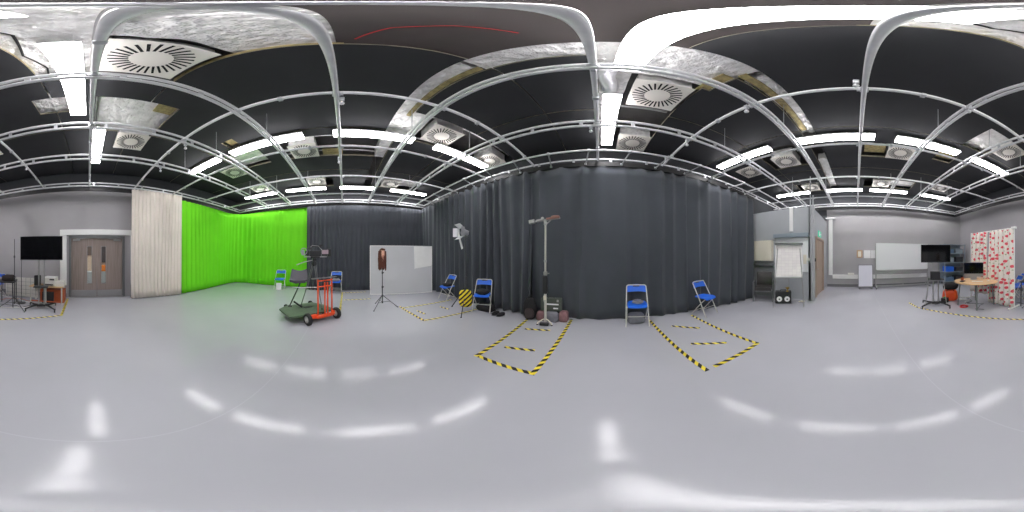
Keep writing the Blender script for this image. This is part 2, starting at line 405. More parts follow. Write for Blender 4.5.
# ---------------------------------------------------------------- curtains
def curtain(name, top, bot, ztop, zbot, lam, amp, m, label, seed=0, warp=0.5, nz=14, flat=None, cat='curtain'):
    """top/bot: polylines of the rail and hem; pleats pushed along the local normal."""
    def sample(pl, t):
        L = [0]
        for i in range(len(pl)-1): L.append(L[-1]+math.hypot(pl[i+1][0]-pl[i][0], pl[i+1][1]-pl[i][1]))
        d = t*L[-1]
        for i in range(len(pl)-1):
            if d <= L[i+1]+1e-9:
                f = (d-L[i])/(L[i+1]-L[i]); a, c = pl[i], pl[i+1]
                n = Vector((-(c[1]-a[1]), c[0]-a[0])).normalized()
                return Vector((a[0]+(c[0]-a[0])*f, a[1]+(c[1]-a[1])*f)), n, L[-1]
        return Vector(pl[-1]), n, L[-1]
    Lt = sample(top, 0)[2]
    nx = max(16, int(Lt/lam*9)); b = B(); rows = []
    for j in range(nz+1):
        v = j/nz; z = ztop+(zbot-ztop)*v; row = []
        for i in range(nx+1):
            t = i/nx; pt, n1, L = sample(top, t); pb, n2, _ = sample(bot, t)
            p = pt.lerp(pb, v); n = (n1+n2).normalized()
            s = t*Lt
            ph = 2*PI*s/lam + 2.6*noise.noise(Vector((s*1.3, seed, v*warp*1.2)))*1.6
            a = amp*(.55+.75*(noise.noise(Vector((s*.8+9, seed+3, v*.8)))+.5))
            if flat: a *= flat(s/Lt)
            off = a*(math.sin(ph)+.25*math.sin(2*ph+1)) + amp*.6*noise.noise(Vector((s*.5, seed+7, v*1.2)))
            off *= (.75+.35*v)
            zz = z + (.012*noise.noise(Vector((s*3, seed, 5))) if j == nz else 0)
            row.append(b.bm.verts.new((p.x+n.x*off, p.y+n.y*off, zz)))
        rows.append(row)
    for j in range(nz):
        for i in range(nx): b.face([rows[j][i], rows[j][i+1], rows[j+1][i+1], rows[j+1][i]])
    o = obj(name, b, m, smooth=True)
    for p in o.data.polygons: p.use_smooth = True
    md = o.modifiers.new('solid', 'SOLIDIFY'); md.thickness = .006
    return tag(o, label, cat)
def rounded(pl, r=.45, n=6):
    out = [pl[0]]
    for i in range(1, len(pl)-1):
        p, a, c = Vector(pl[i]), Vector(pl[i-1]), Vector(pl[i+1])
        d1 = (a-p).normalized()*r; d2_ = (c-p).normalized()*r
        for k in range(n+1):
            t = k/n; q = (p+d1)*(1-t)**2+p*2*t*(1-t)+(p+d2_)*t*t; out.append((q.x, q.y))
    out.append(pl[-1]); return out
curtain('curtain', [(-4.93, 1.36), (-4.86, 3.17)], [(-5.02, 1.36), (-4.9, 3.17)], 3.62, .02, .13, .035, M['c_white'], 'tall cream pleated curtain hanging beside the double doors', 1)
curtain('curtain', rounded([(-4.95, 3.2), (-5.12, 6.62), (-1.5, 6.68)], .9, 10), rounded([(-4.95, 3.22), (-5.45, 6.9), (-1.5, 6.9)], .9, 10), 3.50, .02, .21, .016, M['c_green'], 'bright green chroma key curtain wrapping round the studio corner', 2,
        flat=lambda t: 1.0 + 1.6*max(0, 1-t*14))
curtain('curtain', [(-1.52, 6.58), (3.4, 6.44)], [(-1.52, 6.50), (3.4, 6.46)], 3.50, .02, .17, .030, M['c_black'], 'dark slate curtain hanging behind the white panel and wig stand', 3,
        flat=lambda t: .45 + .9*max(0, 1-t*3.2))
curtain('curtain', [(3.33, 6.5), (3.42, 1.5)], [(3.44, 6.5), (3.34, 1.5)], 3.52, .02, .27, .075, M['c_black'], 'deeply pleated dark slate curtain behind the hazard-striped bag and two blue chairs', 4,
        flat=lambda t: .45+.75*t)
curtain('curtain', [(3.42, 1.55), (3.46, -2.0)], [(3.45, 1.55), (3.38, -2.0)], 3.52, .01, .42, .040, M['c_black'], 'flatter dark slate curtain behind the chair with a cable coil on its seat', 5)
curtain('curtain', [(3.42, -1.95), (3.46, -4.72)], [(3.38, -1.95), (3.12, -4.25)], 3.50, .02, .40, .045, M['c_black'], 'dark slate curtain ending beside the flipchart and partition', 6)

# curtain tracks
def railpoly(name, pts, z, hgt, wd, m, label, cat='curtain rail'):
    b = B()
    for a, c in zip(pts[:-1], pts[1:]):
        dx, dy = c[0]-a[0], c[1]-a[1]; L = math.hypot(dx, dy)
        b.box(((a[0]+c[0])/2, (a[1]+c[1])/2, z), (L+wd, wd, hgt), rz=math.atan2(dy, dx))
    return tag(obj(name, b, m), label, cat)
T = railpoly('curtain_track', [(3.45, -4.75), (3.40, 6.56), (-5.05, 6.72), (-4.93, -7.1), (2.2, -7.1)], 3.565, .12, .05, M['track'], 'black curtain track running round the studio above all the curtains')

# ---------------------------------------------------------------- lighting grid
Z1 = 3.60
YX = [-3.25, -2.19, -1.13, -.07, .975, 2.135]
XY = [5.63, 4.22, 2.83, 1.45, .043, -1.37, -2.75, -4.28, -5.9]
yn = ['first', 'second', 'third', 'fourth', 'fifth', 'sixth']
def ylim(x): return (-7.0, 6.5)
for i, x in enumerate(YX):
    t = thing('lighting_pipe', f'twin grey ceiling pipe running from whiteboard wall to back curtain, {yn[i]} out from door wall', 'pipe', (x, 0, Z1), 0, 'long twin pipes of the lighting grid')
    y0, y1 = ylim(x)
    obj('lower_tube', B().tube((0, y0, 0), (0, y1, 0), .024, 12), M['pipe'], t, True)
    obj('upper_tube', B().tube((0, y0, .13), (0, y1, .13), .024, 12), M['pipe'], t, True)
    k = y0+.35; me = None
    while k < y1:
        if me is None: o = obj('spacer', B().box((0, 0, 0), (.016, .05, .11)), M['clamp'], t); me = o.data
        else: o = bpy.data.objects.new('spacer', me); C.objects.link(o); o.parent = t
        o.location = (0, k, .065); k += .69
    for y in XY:
        b = B(); b.box((0, y, .04), (.075, .085, .05), bev=.01); b.box((.05, y, .03), (.03, .03, .05), bev=.005)
        obj('clamp', b, M['clamp'], t)
    for y in (-5.2, -2.05, 2.2, 5.0):
        obj('drop_rod', B().tube((0, y, .15), (0, y, ZC-Z1), .006, 6), M['clamp'], t)
xn = ['first', 'second', 'third', 'fourth', 'fifth', 'sixth', 'seventh', 'eighth', 'ninth']
for i, y in enumerate(XY):
    x1 = 3.40; b = B()
    t = thing('cross_pipe', f'grey ceiling pipe spanning from door wall to side curtain, {xn[i]} out from the back curtain', 'pipe', (0, y, Z1+.07), 0, 'cross pipes of the lighting grid')
    obj('tube', B().tube((-4.93, 0, 0), (x1, 0, 0), .024, 12), M['pipe'], t, True)
    for x in (-4.2, -2.7, -.6, 1.55, 2.9): obj('collar', B().box((x, 0, -.012), (.05, .06, .06), bev=.008), M['clamp'], t)
t = thing('side_pipe', 'short spaced grey pipe running beside the rail of the long dark curtain', 'pipe', (2.9, 0, Z1))
obj('tube', B().tube((0, -6.9, 0), (0, 6.4, 0), .022, 12), M['pipe'], t, True)
for k in range(15):
    y = -4.3+k*.75
    b = B(); b.tube((0, y, -.01), (.52, y+.1, -.04), .014, 8); b.box((.0, y, 0), (.06, .05, .06), bev=.008); b.box((.5, y+.1, -.04), (.05, .05, .05), bev=.008)
    obj('bracket', b, M['clamp'], t)
def perim(label, pts, z):
    t = thing('perimeter_pipe', label, 'pipe', (0, 0, z))
    obj('tube', B().path([(x, y, 0) for x, y in pts], .026, 10), M['pipe'], t, True)
    obj('upper_tube', B().path([(x, y, .11) for x, y in pts], .022, 10), M['pipe'], t, True)
    b = B()
    for a, c in zip(pts[:-1], pts[1:]):
        L = math.hypot(c[0]-a[0], c[1]-a[1]); n = int(L/.75)
        for k in range(n): f = (k+.5)/n; obj('spacer', B().box((a[0]+(c[0]-a[0])*f, a[1]+(c[1]-a[1])*f, .055), (.05, .05, .13), bev=.006), M['clamp'], t)
perim('grey twin perimeter pipe above the door wall and the cream curtain', [(-4.93, -7.02), (-4.93, 6.62)], 3.66)
perim('grey twin perimeter pipe above the back curtains', [(-4.93, 6.58), (3.42, 6.48)], 3.64)
perim('grey twin perimeter pipe above the wall of whiteboards', [(-4.9, -7.05), (3.9, -7.05)], 3.64)
perim('grey twin perimeter pipe above the long dark side curtain', [(3.45, -6.9), (3.43, 6.45)], 3.61)
# hook clamps left on the grid
hc = thing('hook_clamp', 'small silver hook clamp on the grid pipe above the long blue-chair curtain', 'clamp', (-.02, 1.52, Z1), 0, 'hook clamps left on the grid')
b = B(); b.box((0, 0, -.02), (.05, .045, .09), bev=.01); b.tube((0, 0, -.06), (0, 0, -.12), .012); obj('jaw', b, M['clamp'], hc)
obj('wing_bolt', B().ell((.0, 0, -.13), (.028, .028, .028), 10, 6), M['silver'], hc, True)
for (x, y, lab) in [(-.0, -1.2, 'above the flipchart side of the grid crossing'), (-1.08, -1.3, 'over the door-wall television bay'), (1.05, -1.32, 'over the hazard tape bay by the plain blue chair'), (2.2, -1.3, 'over the chair carrying the cable coil'),
                 (2.92, -1.25, 'out by the middle of the long side curtain'), (-3.27, -1.3, 'over the side of the floral screen'), (-4.4, .043, 'straight above the double doors'), (-2.2, 1.5, 'over the floor before the cream curtain'), (-3.25, 1.55, 'over the foot of the cream curtain'),
                 (2.15, .12, 'on the pipe toward the tall counterweighted stand'), (-.1, 3.2, 'above the camera dolly')]:
    dup(hc, (x, y, Z1), 0, 'small silver hook clamp ' + lab)
hc['label'] = 'small silver hook clamp on the pipe crossing toward the wig stand'

# ---------------------------------------------------------------- luminaires
rowname = {6.25: 'in the row along the back curtains', 2.97: 'in the row over the camera dolly', -.14: 'in the central row', -3.1: 'in the row over the flipchart', -6.5: 'in the row along the whiteboard wall'}
colname = ['first from the door wall', 'second from the door wall', 'third from the door wall', 'last from the door wall']
def lamp(x0, x1, y, lab):
    t = thing('linear_light', lab, 'ceiling light', ((x0+x1)/2, y, 4.18), 0, 'linear ceiling lights')
    L = x1-x0
    obj('housing', B().box((0, 0, .042), (L, .205, .05), bev=.006), M['white'], t)
    obj('diffuser', B().box((0, 0, 0), (L-.01, .22, .025), bev=.008), M['lamp'], t)
    for s in (-1, 1): obj('suspension_wire', B().tube((s*L*.4, 0, .05), (s*L*.4, 0, ZC-4.18), .003, 5), M['clamp'], t)
segs = {6.25: [(-4.3, -2.75), (-2.3, -.70), (-.15, 1.25), (1.84, 3.4)], 2.97: [(-4.15, -2.87), (-2.45, -.76), (-.2, 1.35), (1.85, 3.5)],
        -.14: [(-4.33, -2.84), (-2.36, -.73), (-.27, 1.27), (1.82, 3.42)], -3.1: [(-4.1, -2.7), (-2.25, -.77), (-.36, 1.21), (1.8, 3.45)], -6.5: [(-4.2, -2.75), (-2.1, -.55), (-.25, 1.25), (1.9, 3.4)]}
for y, ss in segs.items():
    for i, (a, c) in enumerate(ss):
        yy = y
        if y == -.14: yy = [.2, -.14, -.21, -.14][i]
        lamp(a, c, yy, f'white linear light {rowname[y]}, {colname[i]}')

# ---------------------------------------------------------------- swirl diffusers
DZ = 4.33
def diffuser():
    t = thing('air_diffuser', 'x', 'air vent', (0, 0, DZ), 0, 'square swirl air diffusers')
    obj('face_plate', B().box((0, 0, .008), (.66, .66, .016), bev=.004), M['diffuser'], t)
    b = B()
    for k in range(28):
        a = 2*PI*k/28; r0, r1 = .155, .30
        m = Matrix.Rotation(a+.0, 4, 'Z')
        c = m @ Vector(((r0+r1)/2, 0, -.001)); b.box(c, (r1-r0, .021, .006), m=Matrix.Rotation(a+.12, 4, 'Z'))
    obj('slot', b, M['slot'], t)
    obj('plenum_box', B().box((0, 0, .16), (.60, .60, .28)), M['duct'], t)
    return t
DIFF = [(-1.03, .42, 'beside the central light over the middle of the floor'), (-3.36, .9, 'high before the double doors'), (1.83, -.67, 'one pipe out from overhead, toward the side curtain'), (3.47, -.70, 'tight against the side curtain over the chair with cables'),
        (-.95, 3.8, 'above the camera dolly'), (-3.25, 4.1, 'above the green curtain corner'), (1.83, 2.68, 'above the hazard-striped bag bay'), (3.47, 2.80, 'tight against the side curtain over the hazard-striped bag'),
        (-1.0, 5.9, 'near the join of the green and dark curtains'), (-3.3, 5.85, 'against the green back curtain'), (1.75, 5.95, 'above the white panel'), (1.86, -4.08, 'in front of the partition over the flipchart'),
        (3.15, -4.15, 'over the end of the side curtain by the armchair'), (-1.08, -3.86, 'over the rolling television with round table'), (-3.2, -2.35, 'over the floral screen'), (1.80, -6.35, 'over the partition roof'), (-.95, -6.1, 'in front of the rolling whiteboard'), (-3.3, -5.75, 'toward the storage rack corner')]
dp = None
for (x, y, lab) in DIFF:
    lab = 'square white swirl air diffuser ' + lab
    if dp is None: dp = diffuser(); dp.location = (x, y, DZ); dp['label'] = lab
    else: dup(dp, (x, y, DZ), 0, lab)

# ---------------------------------------------------------------- black rafts with openings
HO = [(-1.42, -.02, -.46, .8), (-.02, .78, -.46, .8), (-3.0, -1.98, .1, 1.25), (-2.4, -1.98, -.72, -.1),
      (.78, 1.03, -6.6, 5.6), (1.03, 1.45, -1.15, .03), (1.03, 4.2, -1.05, .03), (1.03, 4.2, 2.2, 3.15),
      (-1.5, .78, 3.2, 4.15), (-2.9, -1.95, 3.2, 4.1), (-2.45, -2.15, 2.6, 2.95), (-1.45, -.4, 5.45, 6.4), (1.3, 2.9, 5.5, 6.4),
      (1.35, 2.4, -4.5, -3.3), (-1.45, -.05, -4.2, -3.5), (-2.9, -2.2, -2.9, -2.0), (-2.5, -1.95, -3.9, -3.45), (-2.2, -.3, -6.5, -5.7), (1.3, 2.3, -6.8, -5.9)]
for x, y, _ in DIFF: HO.append((x-.34, x+.34, y-.34, y+.34))
cols = [(-5.3, -3.02), (-3.0, -1.44), (-1.42, .77), (1.04, 2.33), (2.35, 3.98)]
rowsY = [(-7.2, -4.9), (-4.88, -2.9), (-2.88, -.47), (-.45, .8), (.82, 2.9), (2.92, 5.0), (5.02, 7.0)]
rn = ['over the whiteboard wall', 'over the flipchart side', 'toward the whiteboards', 'in the middle band', 'toward the dolly', 'over the wig stand side', 'over the back curtains']
cn = ['along the door wall', 'second from door wall', 'in the middle column', 'fourth from door wall', 'along the side curtain']
RZ0, RZ1 = 4.35, 4.40
for ci, (xa, xb) in enumerate(cols):
    for ri, (ya, yb) in enumerate(rowsY):
        hs = [h for h in HO if h[0] < xb-.01 and h[1] > xa+.01 and h[2] < yb-.01 and h[3] > ya+.01]
        xs = sorted({xa, xb} | {min(max(v, xa), xb) for h in hs for v in h[:2]}); ys = sorted({ya, yb} | {min(max(v, ya), yb) for h in hs for v in h[2:]})
        xs = [x for i, x in enumerate(xs) if i == 0 or x-xs[i-1] > 1e-4]; ys = [y for i, y in enumerate(ys) if i == 0 or y-ys[i-1] > 1e-4]
        keep = {}
        for i in range(len(xs)-1):
            for j in range(len(ys)-1):
                cx, cy = (xs[i]+xs[i+1])/2, (ys[j]+ys[j+1])/2
                if not any(h[0] < cx < h[1] and h[2] < cy < h[3] for h in hs): keep[(i, j)] = 1
        if not keep: continue
        b = B(); V = {}
        def vv(i, j, z):
            if (i, j, z) not in V: V[(i, j, z)] = b.bm.verts.new((xs[i], ys[j], z))
            return V[(i, j, z)]
        for (i, j) in keep:
            b.face([vv(i, j, RZ0), vv(i, j+1, RZ0), vv(i+1, j+1, RZ0), vv(i+1, j, RZ0)], 0)
            b.face([vv(i, j, RZ1), vv(i+1, j, RZ1), vv(i+1, j+1, RZ1), vv(i, j+1, RZ1)], 0)
            for (di, dj, p, q) in ((-1, 0, (i, j), (i, j+1)), (1, 0, (i+1, j), (i+1, j+1)), (0, -1, (i, j), (i+1, j)), (0, 1, (i, j+1), (i+1, j+1))):
                if (i+di, j+dj) not in keep:
                    b.face([vv(*p, RZ0), vv(*q, RZ0), vv(*q, RZ1), vv(*p, RZ1)], 1)
        o = obj('ceiling_raft', b, [M['raft'], M['raftedge']])
        tag(o, f'black acoustic ceiling panel {rn[ri]}, {cn[ci]}', 'ceiling panel', 'black ceiling panels')
# raised dark panel, foil ducts and services seen in the openings
wallbox('recess_panel', 'raised dark brown ceiling panel beside the central light, straight overhead', 'ceiling panel', (.38, .17, 4.46), (.84, 1.34, .03), M['brown'], 0)
def ductbox(name, label, x0, x1, y0, y1, z0=4.46, z1=4.82, seed=0):
    b = B(); nx = max(2, int((x1-x0)/.12)); ny = max(2, int((y1-y0)/.12))
    t = bmesh.new(); bmesh.ops.create_cube(t, size=1)
    bmesh.ops.scale(t, vec=(x1-x0, y1-y0, z1-z0), verts=t.verts)
    bmesh.ops.subdivide_edges(t, edges=[e for e in t.edges if abs(e.verts[0].co.z-e.verts[1].co.z) < 1e-6], cuts=min(16, max(nx, ny)), use_grid_fill=True)
    for v in t.verts:
        p = v.co+Vector(((x0+x1)/2, (y0+y1)/2, (z0+z1)/2))
        k = .035*noise.noise(p*6+Vector((seed, 0, 0)))+.018*noise.noise(p*15)
        v.co = p+Vector((k, k*.8, k))
    b.merge(t)
    o = obj(name, b, M['duct'], smooth=True); return tag(o, label, 'duct', 'foil-wrapped ducts above the ceiling openings')
ductbox('foil_duct', 'crumpled silver foil duct over the middle of the floor by the swirl diffuser', -1.75, -.02, -.62, .04, 4.47, 4.8, 1)
ductbox('foil_duct', 'silver foil duct end beside the swirl diffuser over the middle', -.66, -.02, .06, .95, 4.47, 4.8, 21)
ductbox('foil_duct', 'silver foil duct in the opening before the double doors', -3.05, -1.95, -.75, 1.3, 4.5, 4.86, 2)
ductbox('foil_duct', 'silver foil duct in the central opening toward the side curtain', .8, 1.45, -1.2, .9, 4.48, 4.8, 3)
ductbox('foil_duct', 'silver foil duct above the diffusers against the side curtain', 1.5, 4.0, -.30, .1, 4.62, 4.9, 4)
ductbox('foil_duct', 'narrow foil duct in the slot toward the hazard-striped bag bay', .8, 1.05, .95, 4.3, 4.46, 4.7, 5)
ductbox('foil_duct', 'silver foil duct over the hazard-striped bag bay', 1.1, 4.0, 2.15, 2.5, 4.70, 4.9, 6)
ductbox('foil_duct', 'pale foil duct beside the light over the hazard-striped bag bay', 1.05, 1.4, 2.15, 3.1, 4.45, 4.62, 7)
ductbox('foil_duct', 'silver foil duct above the camera dolly', -1.5, .8, 3.15, 3.5, 4.6, 4.85, 8)
ductbox('foil_duct', 'foil duct in the opening toward the green curtain', -3.0, -1.9, 3.15, 4.1, 4.5, 4.8, 9)
ductbox('foil_duct', 'narrow foil duct in the slot toward the flipchart', .8, 1.05, -3.1, -1.3, 4.46, 4.7, 10)
ductbox('foil_duct', 'narrow foil duct in the slot near the partition roof', .8, 1.05, -6.6, -4.4, 4.46, 4.7, 11)
ductbox('foil_duct', 'foil duct over the television and flipchart side', -1.4, -.1, -3.75, -3.5, 4.55, 4.8, 12)
ductbox('foil_duct', 'broad foil duct over the floral screen bay', -2.95, -2.1, -2.95, -2.0, 4.5, 4.8, 13)
ductbox('foil_duct', 'foil duct in front of the rolling whiteboard', -2.3, -1.35, -6.5, -5.7, 4.5, 4.8, 14)
ductbox('foil_duct', 'foil duct above the back curtain and white panel', 2.0, 2.9, 5.5, 6.4, 4.55, 4.8, 15)
# insulation boards in openings
ib = mat('insulation_board', srgb(164, 150, 104), .55, .1, bump=.5, bscale=30, var=.35, vscale=14)
def insul(label, c, sz): tag(obj('insulation_strip', B().box(c, sz, bev=.004), ib), label, 'insulation', 'yellow insulation strips')
insul('yellow insulation strip edging the opening over the middle of the floor', (-.7, .825, 4.42), (1.4, .03, .10))
insul('yellow insulation strip on the far edge of the opening over the middle', (-.7, -.485, 4.42), (1.4, .03, .10))
insul('yellow insulation strip in the slot above the wig stand side', (1.0, 1.65, 4.43), (.07, 1.5, .04))
insul('yellow insulation strip in the slot toward the flipchart', (.97, -2.05, 4.43), (.10, 1.8, .04))
insul('yellow insulation strip by the diffuser toward the side chairs', (1.30, -1.08, 4.43), (.45, .14, .04))
insul('yellow insulation board above the camera dolly', (-.28, 4.05, 4.44), (.5, .26, .04))
insul('yellow insulation board over the television and flipchart side', (-.45, -3.9, 4.44), (.5, .3, .04))
insul('yellow insulation piece before the double doors', (-2.15, 1.1, 4.45), (.25, .3, .04))
insul('yellow insulation piece near the television bay', (-2.2, -3.65, 4.44), (.45, .25, .04))
insul('yellow insulation piece toward the green curtain', (-2.3, 2.78, 4.44), (.2, .26, .04))
# flexible duct + small service pipes
b = B(); pts = []
for k in range(46):
    f = k/45; pts.append((1.3+f*.55, -.08+.03*math.sin(f*5), 4.40))
rr = [.085+.012*(k % 2) for k in range(46)]
b.path(pts, rr, 14); tag(obj('flexible_duct', b, M['silver'], smooth=True), 'ribbed silver flexible duct between two central lights', 'duct')
def service(label, pts, r, m=M['steel']): tag(obj('service_pipe', B().path(pts, r, 8), m, smooth=True), label, 'pipe', 'thin service pipes above the panels')
service('thin grey service pipe crossing the middle opening', [(-1.75, -.25, 4.5), (-.9, -.3, 4.5), (-.2, -.05, 4.52), (.7, -.2, 4.56)], .012, M['darkmetal'])
service('thin looped dark cable in the middle opening near the light', [(-1.7, -.40, 4.43), (-1.3, -.33, 4.42), (-1.0, -.42, 4.43), (-.6, -.30, 4.44), (-.4, -.36, 4.44), (-.1, -.30, 4.46)], .010, M['blackplastic'])
service('broad grey conduit beside the middle swirl diffuser', [(-1.42, .045, 4.40), (-.02, .045, 4.40)], .028)
service('thin conduit over the bay by the hazard-striped bag', [(1.05, 3.1, 4.44), (4.0, 3.1, 4.44)], .02)
service('thin red cable under the raised dark panel', [(.05, .74, 4.435), (.15, .5, 4.435), (.30, .38, 4.435), (.55, .30, 4.44)], .006, M['red'])
service('pale conduit over the camera dolly', [(-1.5, 4.05, 4.5), (.8, 4.05, 4.5)], .02)
service('dark conduit over the camera dolly', [(-.1, 3.85, 4.5), (.8, 3.85, 4.5)], .03, M['darkmetal'])
service('grey conduit over the floral screen bay', [(-1.9, -3.0, 4.45), (-2.15, -1.9, 4.45)], .02)
service('grey conduit in front of the door-side diffuser', [(-2.0, .15, 4.45), (-3.0, .15, 4.45)], .02)
service('steel rail by the diffusers against the side curtain', [(2.3, -1.0, 4.45), (2.3, .0, 4.45)], .025)

# ---------------------------------------------------------------- floor tape
def tape(a, c, lab, wd=.055):
    dx, dy = c[0]-a[0], c[1]-a[1]; L = math.hypot(dx, dy)
    o = obj('floor_tape', B().box((0, 0, .0), (L, wd, .0016)), M['tape'])
    o.location = ((a[0]+c[0])/2, (a[1]+c[1])/2, .0012+random.random()*.0004); o.rotation_euler = (0, 0, math.atan2(dy, dx))
    tag(o, lab, 'floor tape', 'black and yellow hazard tape on the floor')
random.seed(4)
P1 = 'bay before the tall counterweighted stand'; P2 = 'bay between the two chairs by the flat curtain'; P3 = 'bay in front of the white panel'
tape((3.2, 1.48), (1.43, 1.37), 'tape line on the backpack side of the ' + P1)
tape((1.46, 1.40), (1.46, .62), 'short outer end tape line of the ' + P1)
tape((1.43, .64), (3.36, .59), 'tape line on the open side of the ' + P1)
tape((1.87, 1.24), (1.97, .83), 'short lone tape mark inside the ' + P1)
tape((2.62, 1.30), (2.72, .86), 'short tape mark at the foot of the tall counterweighted stand')
tape((3.2, -1.01), (1.30, -1.01), 'tape line from the cable-coil chair into the floor')
tape((1.33, -1.12), (1.34, -1.96), 'short outer end tape line of the ' + P2)
tape((1.32, -1.94), (3.12, -1.96), 'tape line running out from the plain blue chair')
tape((2.77, -1.30), (2.42, -1.70), 'short tape mark inside the chair bay, closer to the curtain')
tape((1.99, -1.24), (1.70, -1.67), 'short tape mark inside the chair bay, farther from the curtain')
tape((1.46, 4.12), (1.58, 2.94), 'outer end tape line of the ' + P3)
tape((1.56, 2.96), (3.1, 2.83), 'tape line under the hazard-striped bag stand')
tape((1.5, 3.98), (3.15, 4.03), 'tape line along the white panel foot')
tape((1.74, 3.62), (1.80, 3.30), 'short tape mark before the white panel, farther from the curtain')
tape((2.42, 3.62), (2.48, 3.30), 'short tape mark before the white panel, closer to the blue chairs')
tape((-.10, 4.1), (-.06, 6.2), 'tape line running back to the chair by the dark curtain')
tape((0.0, 5.06), (.85, 5.14), 'tape line crossing behind the wig stand toward the dolly')
tape((0.0, 6.1), (.85, 6.2), 'tape line close under the dark back curtain')
tape((-5.2, -.64), (-3.62, -.60), 'tape line from the double doors past the wall television')
tape((-3.64, -.58), (-1.56, -4.02), 'long slanting tape line round the television and table bay')
tape((-1.58, -4.0), (-1.52, -4.5), 'short end tape line beside the round-table television')

# ---------------------------------------------------------------- blue folding chair
def folding_chair():
    t = thing('folding_chair', 'x', 'chair', (0, 0, 0), 0, 'blue folding chairs')
    b = B(); w = .215; r = .0115
    # inverted U: front feet up to the back top
    pts = [(-w, -.22, .012), (-w+.005, -.02, .42), (-w+.012, .17, .74)]
    for k in range(7):
        a = PI-PI/2*k/6; pts.append((-w+.06+.048*math.cos(a), .185, .745+.048*math.sin(a)))
    pts += [(-x, y, z) for x, y, z in pts[::-1]]
    b.path(pts, r, 8); b.tube((-w+.003, -.13, .2), (w-.003, -.13, .2), .008)
    obj('back_frame', b, M['chairframe'], t, True)
    b = B()
    pts = [(-w+.02, -.17, .42), (-w+.02, -.10, .36), (-w+.02, .05, .20), (-w+.02, .22, .012)]
    b.path(pts, r, 8); b.path([(-x, y, z) for x, y, z in pts], r, 8); b.tube((-w+.02, .14, .1), (w-.02, .14, .1), .008)
    obj('rear_frame', b, M['chairframe'], t, True)
    b = B()   # seat: dished rounded slab
    n = 10; top = []; bot = []
    for j in range(n+1):
        rowt = []; rowb = []
        for i in range(n+1):
            u = i/n*2-1; v = j/n*2-1
            q = 1-.12*max(0, abs(u)*abs(v))**2
            x = u*.19*q*(1-.04*v); y = v*.20*q-.02
            z = .455-.018*(1-u*u)*(1-v*v)-.028*max(0, -v-.5)**2*4
            rowt.append(b.bm.verts.new((x, y, z))); rowb.append(b.bm.verts.new((x, y, z-.022)))
        top.append(rowt); bot.append(rowb)
    for j in range(n):
        for i in range(n):
            b.face([top[j][i], top[j][i+1], top[j+1][i+1], top[j+1][i]]); b.face([bot[j][i], bot[j+1][i], bot[j+1][i+1], bot[j][i+1]])
    for i in range(n):
        b.face([top[0][i], bot[0][i], bot[0][i+1], top[0][i+1]]); b.face([top[n][i], top[n][i+1], bot[n][i+1], bot[n][i]])
        b.face([top[i][0], top[i+1][0], bot[i+1][0], bot[i][0]]); b.face([top[i][n], bot[i][n], bot[i+1][n], top[i+1][n]])
    obj('seat', b, M['blue'], t, True)
    b = B(); n = 12; rows = []
    for j in range(7):
        row = []
        for i in range(n+1):
            u = i/n*2-1; v = j/6
            x = u*.205; z = .645+v*.145-.012*(u*u)*(1 if v < .5 else 1.6)+.01
            y = .13+(z-.62)*.38+.035*(1-u*u)
            row.append((x, y, z))
        rows.append(row)
    F = [[b.bm.verts.new(p) for p in row] for row in rows]; G = [[b.bm.verts.new((p[0], p[1]+.014, p[2])) for p in row] for row in rows]
    for j in range(6):
        for i in range(n):
            if j == 4 and 4 <= i <= 7:   # hand slot
                continue
            b.face([F[j][i], F[j][i+1], F[j+1][i+1], F[j+1][i]]); b.face([G[j][i], G[j+1][i], G[j+1][i+1], G[j][i+1]])
    for i in range(n):
        b.face([F[0][i], G[0][i], G[0][i+1], F[0][i+1]]); b.face([F[6][i], F[6][i+1], G[6][i+1], G[6][i]])
    for j in range(6):
        b.face([F[j][0], F[j+1][0], G[j+1][0], G[j][0]]); b.face([F[j][n], G[j][n], G[j+1][n], F[j+1][n]])
    for i in range(4, 8): b.face([F[4][i], F[4][i+1], G[4][i+1], G[4][i]]); b.face([F[5][i], G[5][i], G[5][i+1], F[5][i+1]])
    b.face([F[4][4], G[4][4], G[5][4], F[5][4]]); b.face([F[4][8], F[5][8], G[5][8], G[4][8]])
    obj('backrest', b, M['blue'], t, True)
    return t
ch = folding_chair()
ch.location = (3.12, -.72, 0); ch.rotation_euler = (0, 0, R(-99)); ch['label'] = 'blue folding chair with a cable coil on its seat and bag beneath'
dup(ch, (3.04, -2.27, 0), R(-76), 'plain empty blue folding chair before the dark side curtain')
dup(ch, (3.04, 2.66, 0), R(-62), 'blue folding chair holding a black bag, beside the hazard-striped bag')
dup(ch, (3.05, 4.12, 0), R(-92), 'blue folding chair next to the edge of the white panel')
dup(ch, (-2.62, 6.35, 0), R(8), 'blue folding chair with white sheet, before the green curtain')
dup(ch, (-.30, 6.15, 0), R(-6), 'blue folding chair behind the camera dolly before the dark curtain')
dup(ch, (-4.15, -2.80, 0), R(60), 'blue folding chair behind the floral screen')
dup(ch, (-4.75, -2.95, 0), R(75), 'blue folding chair by the black table and thin light stand')

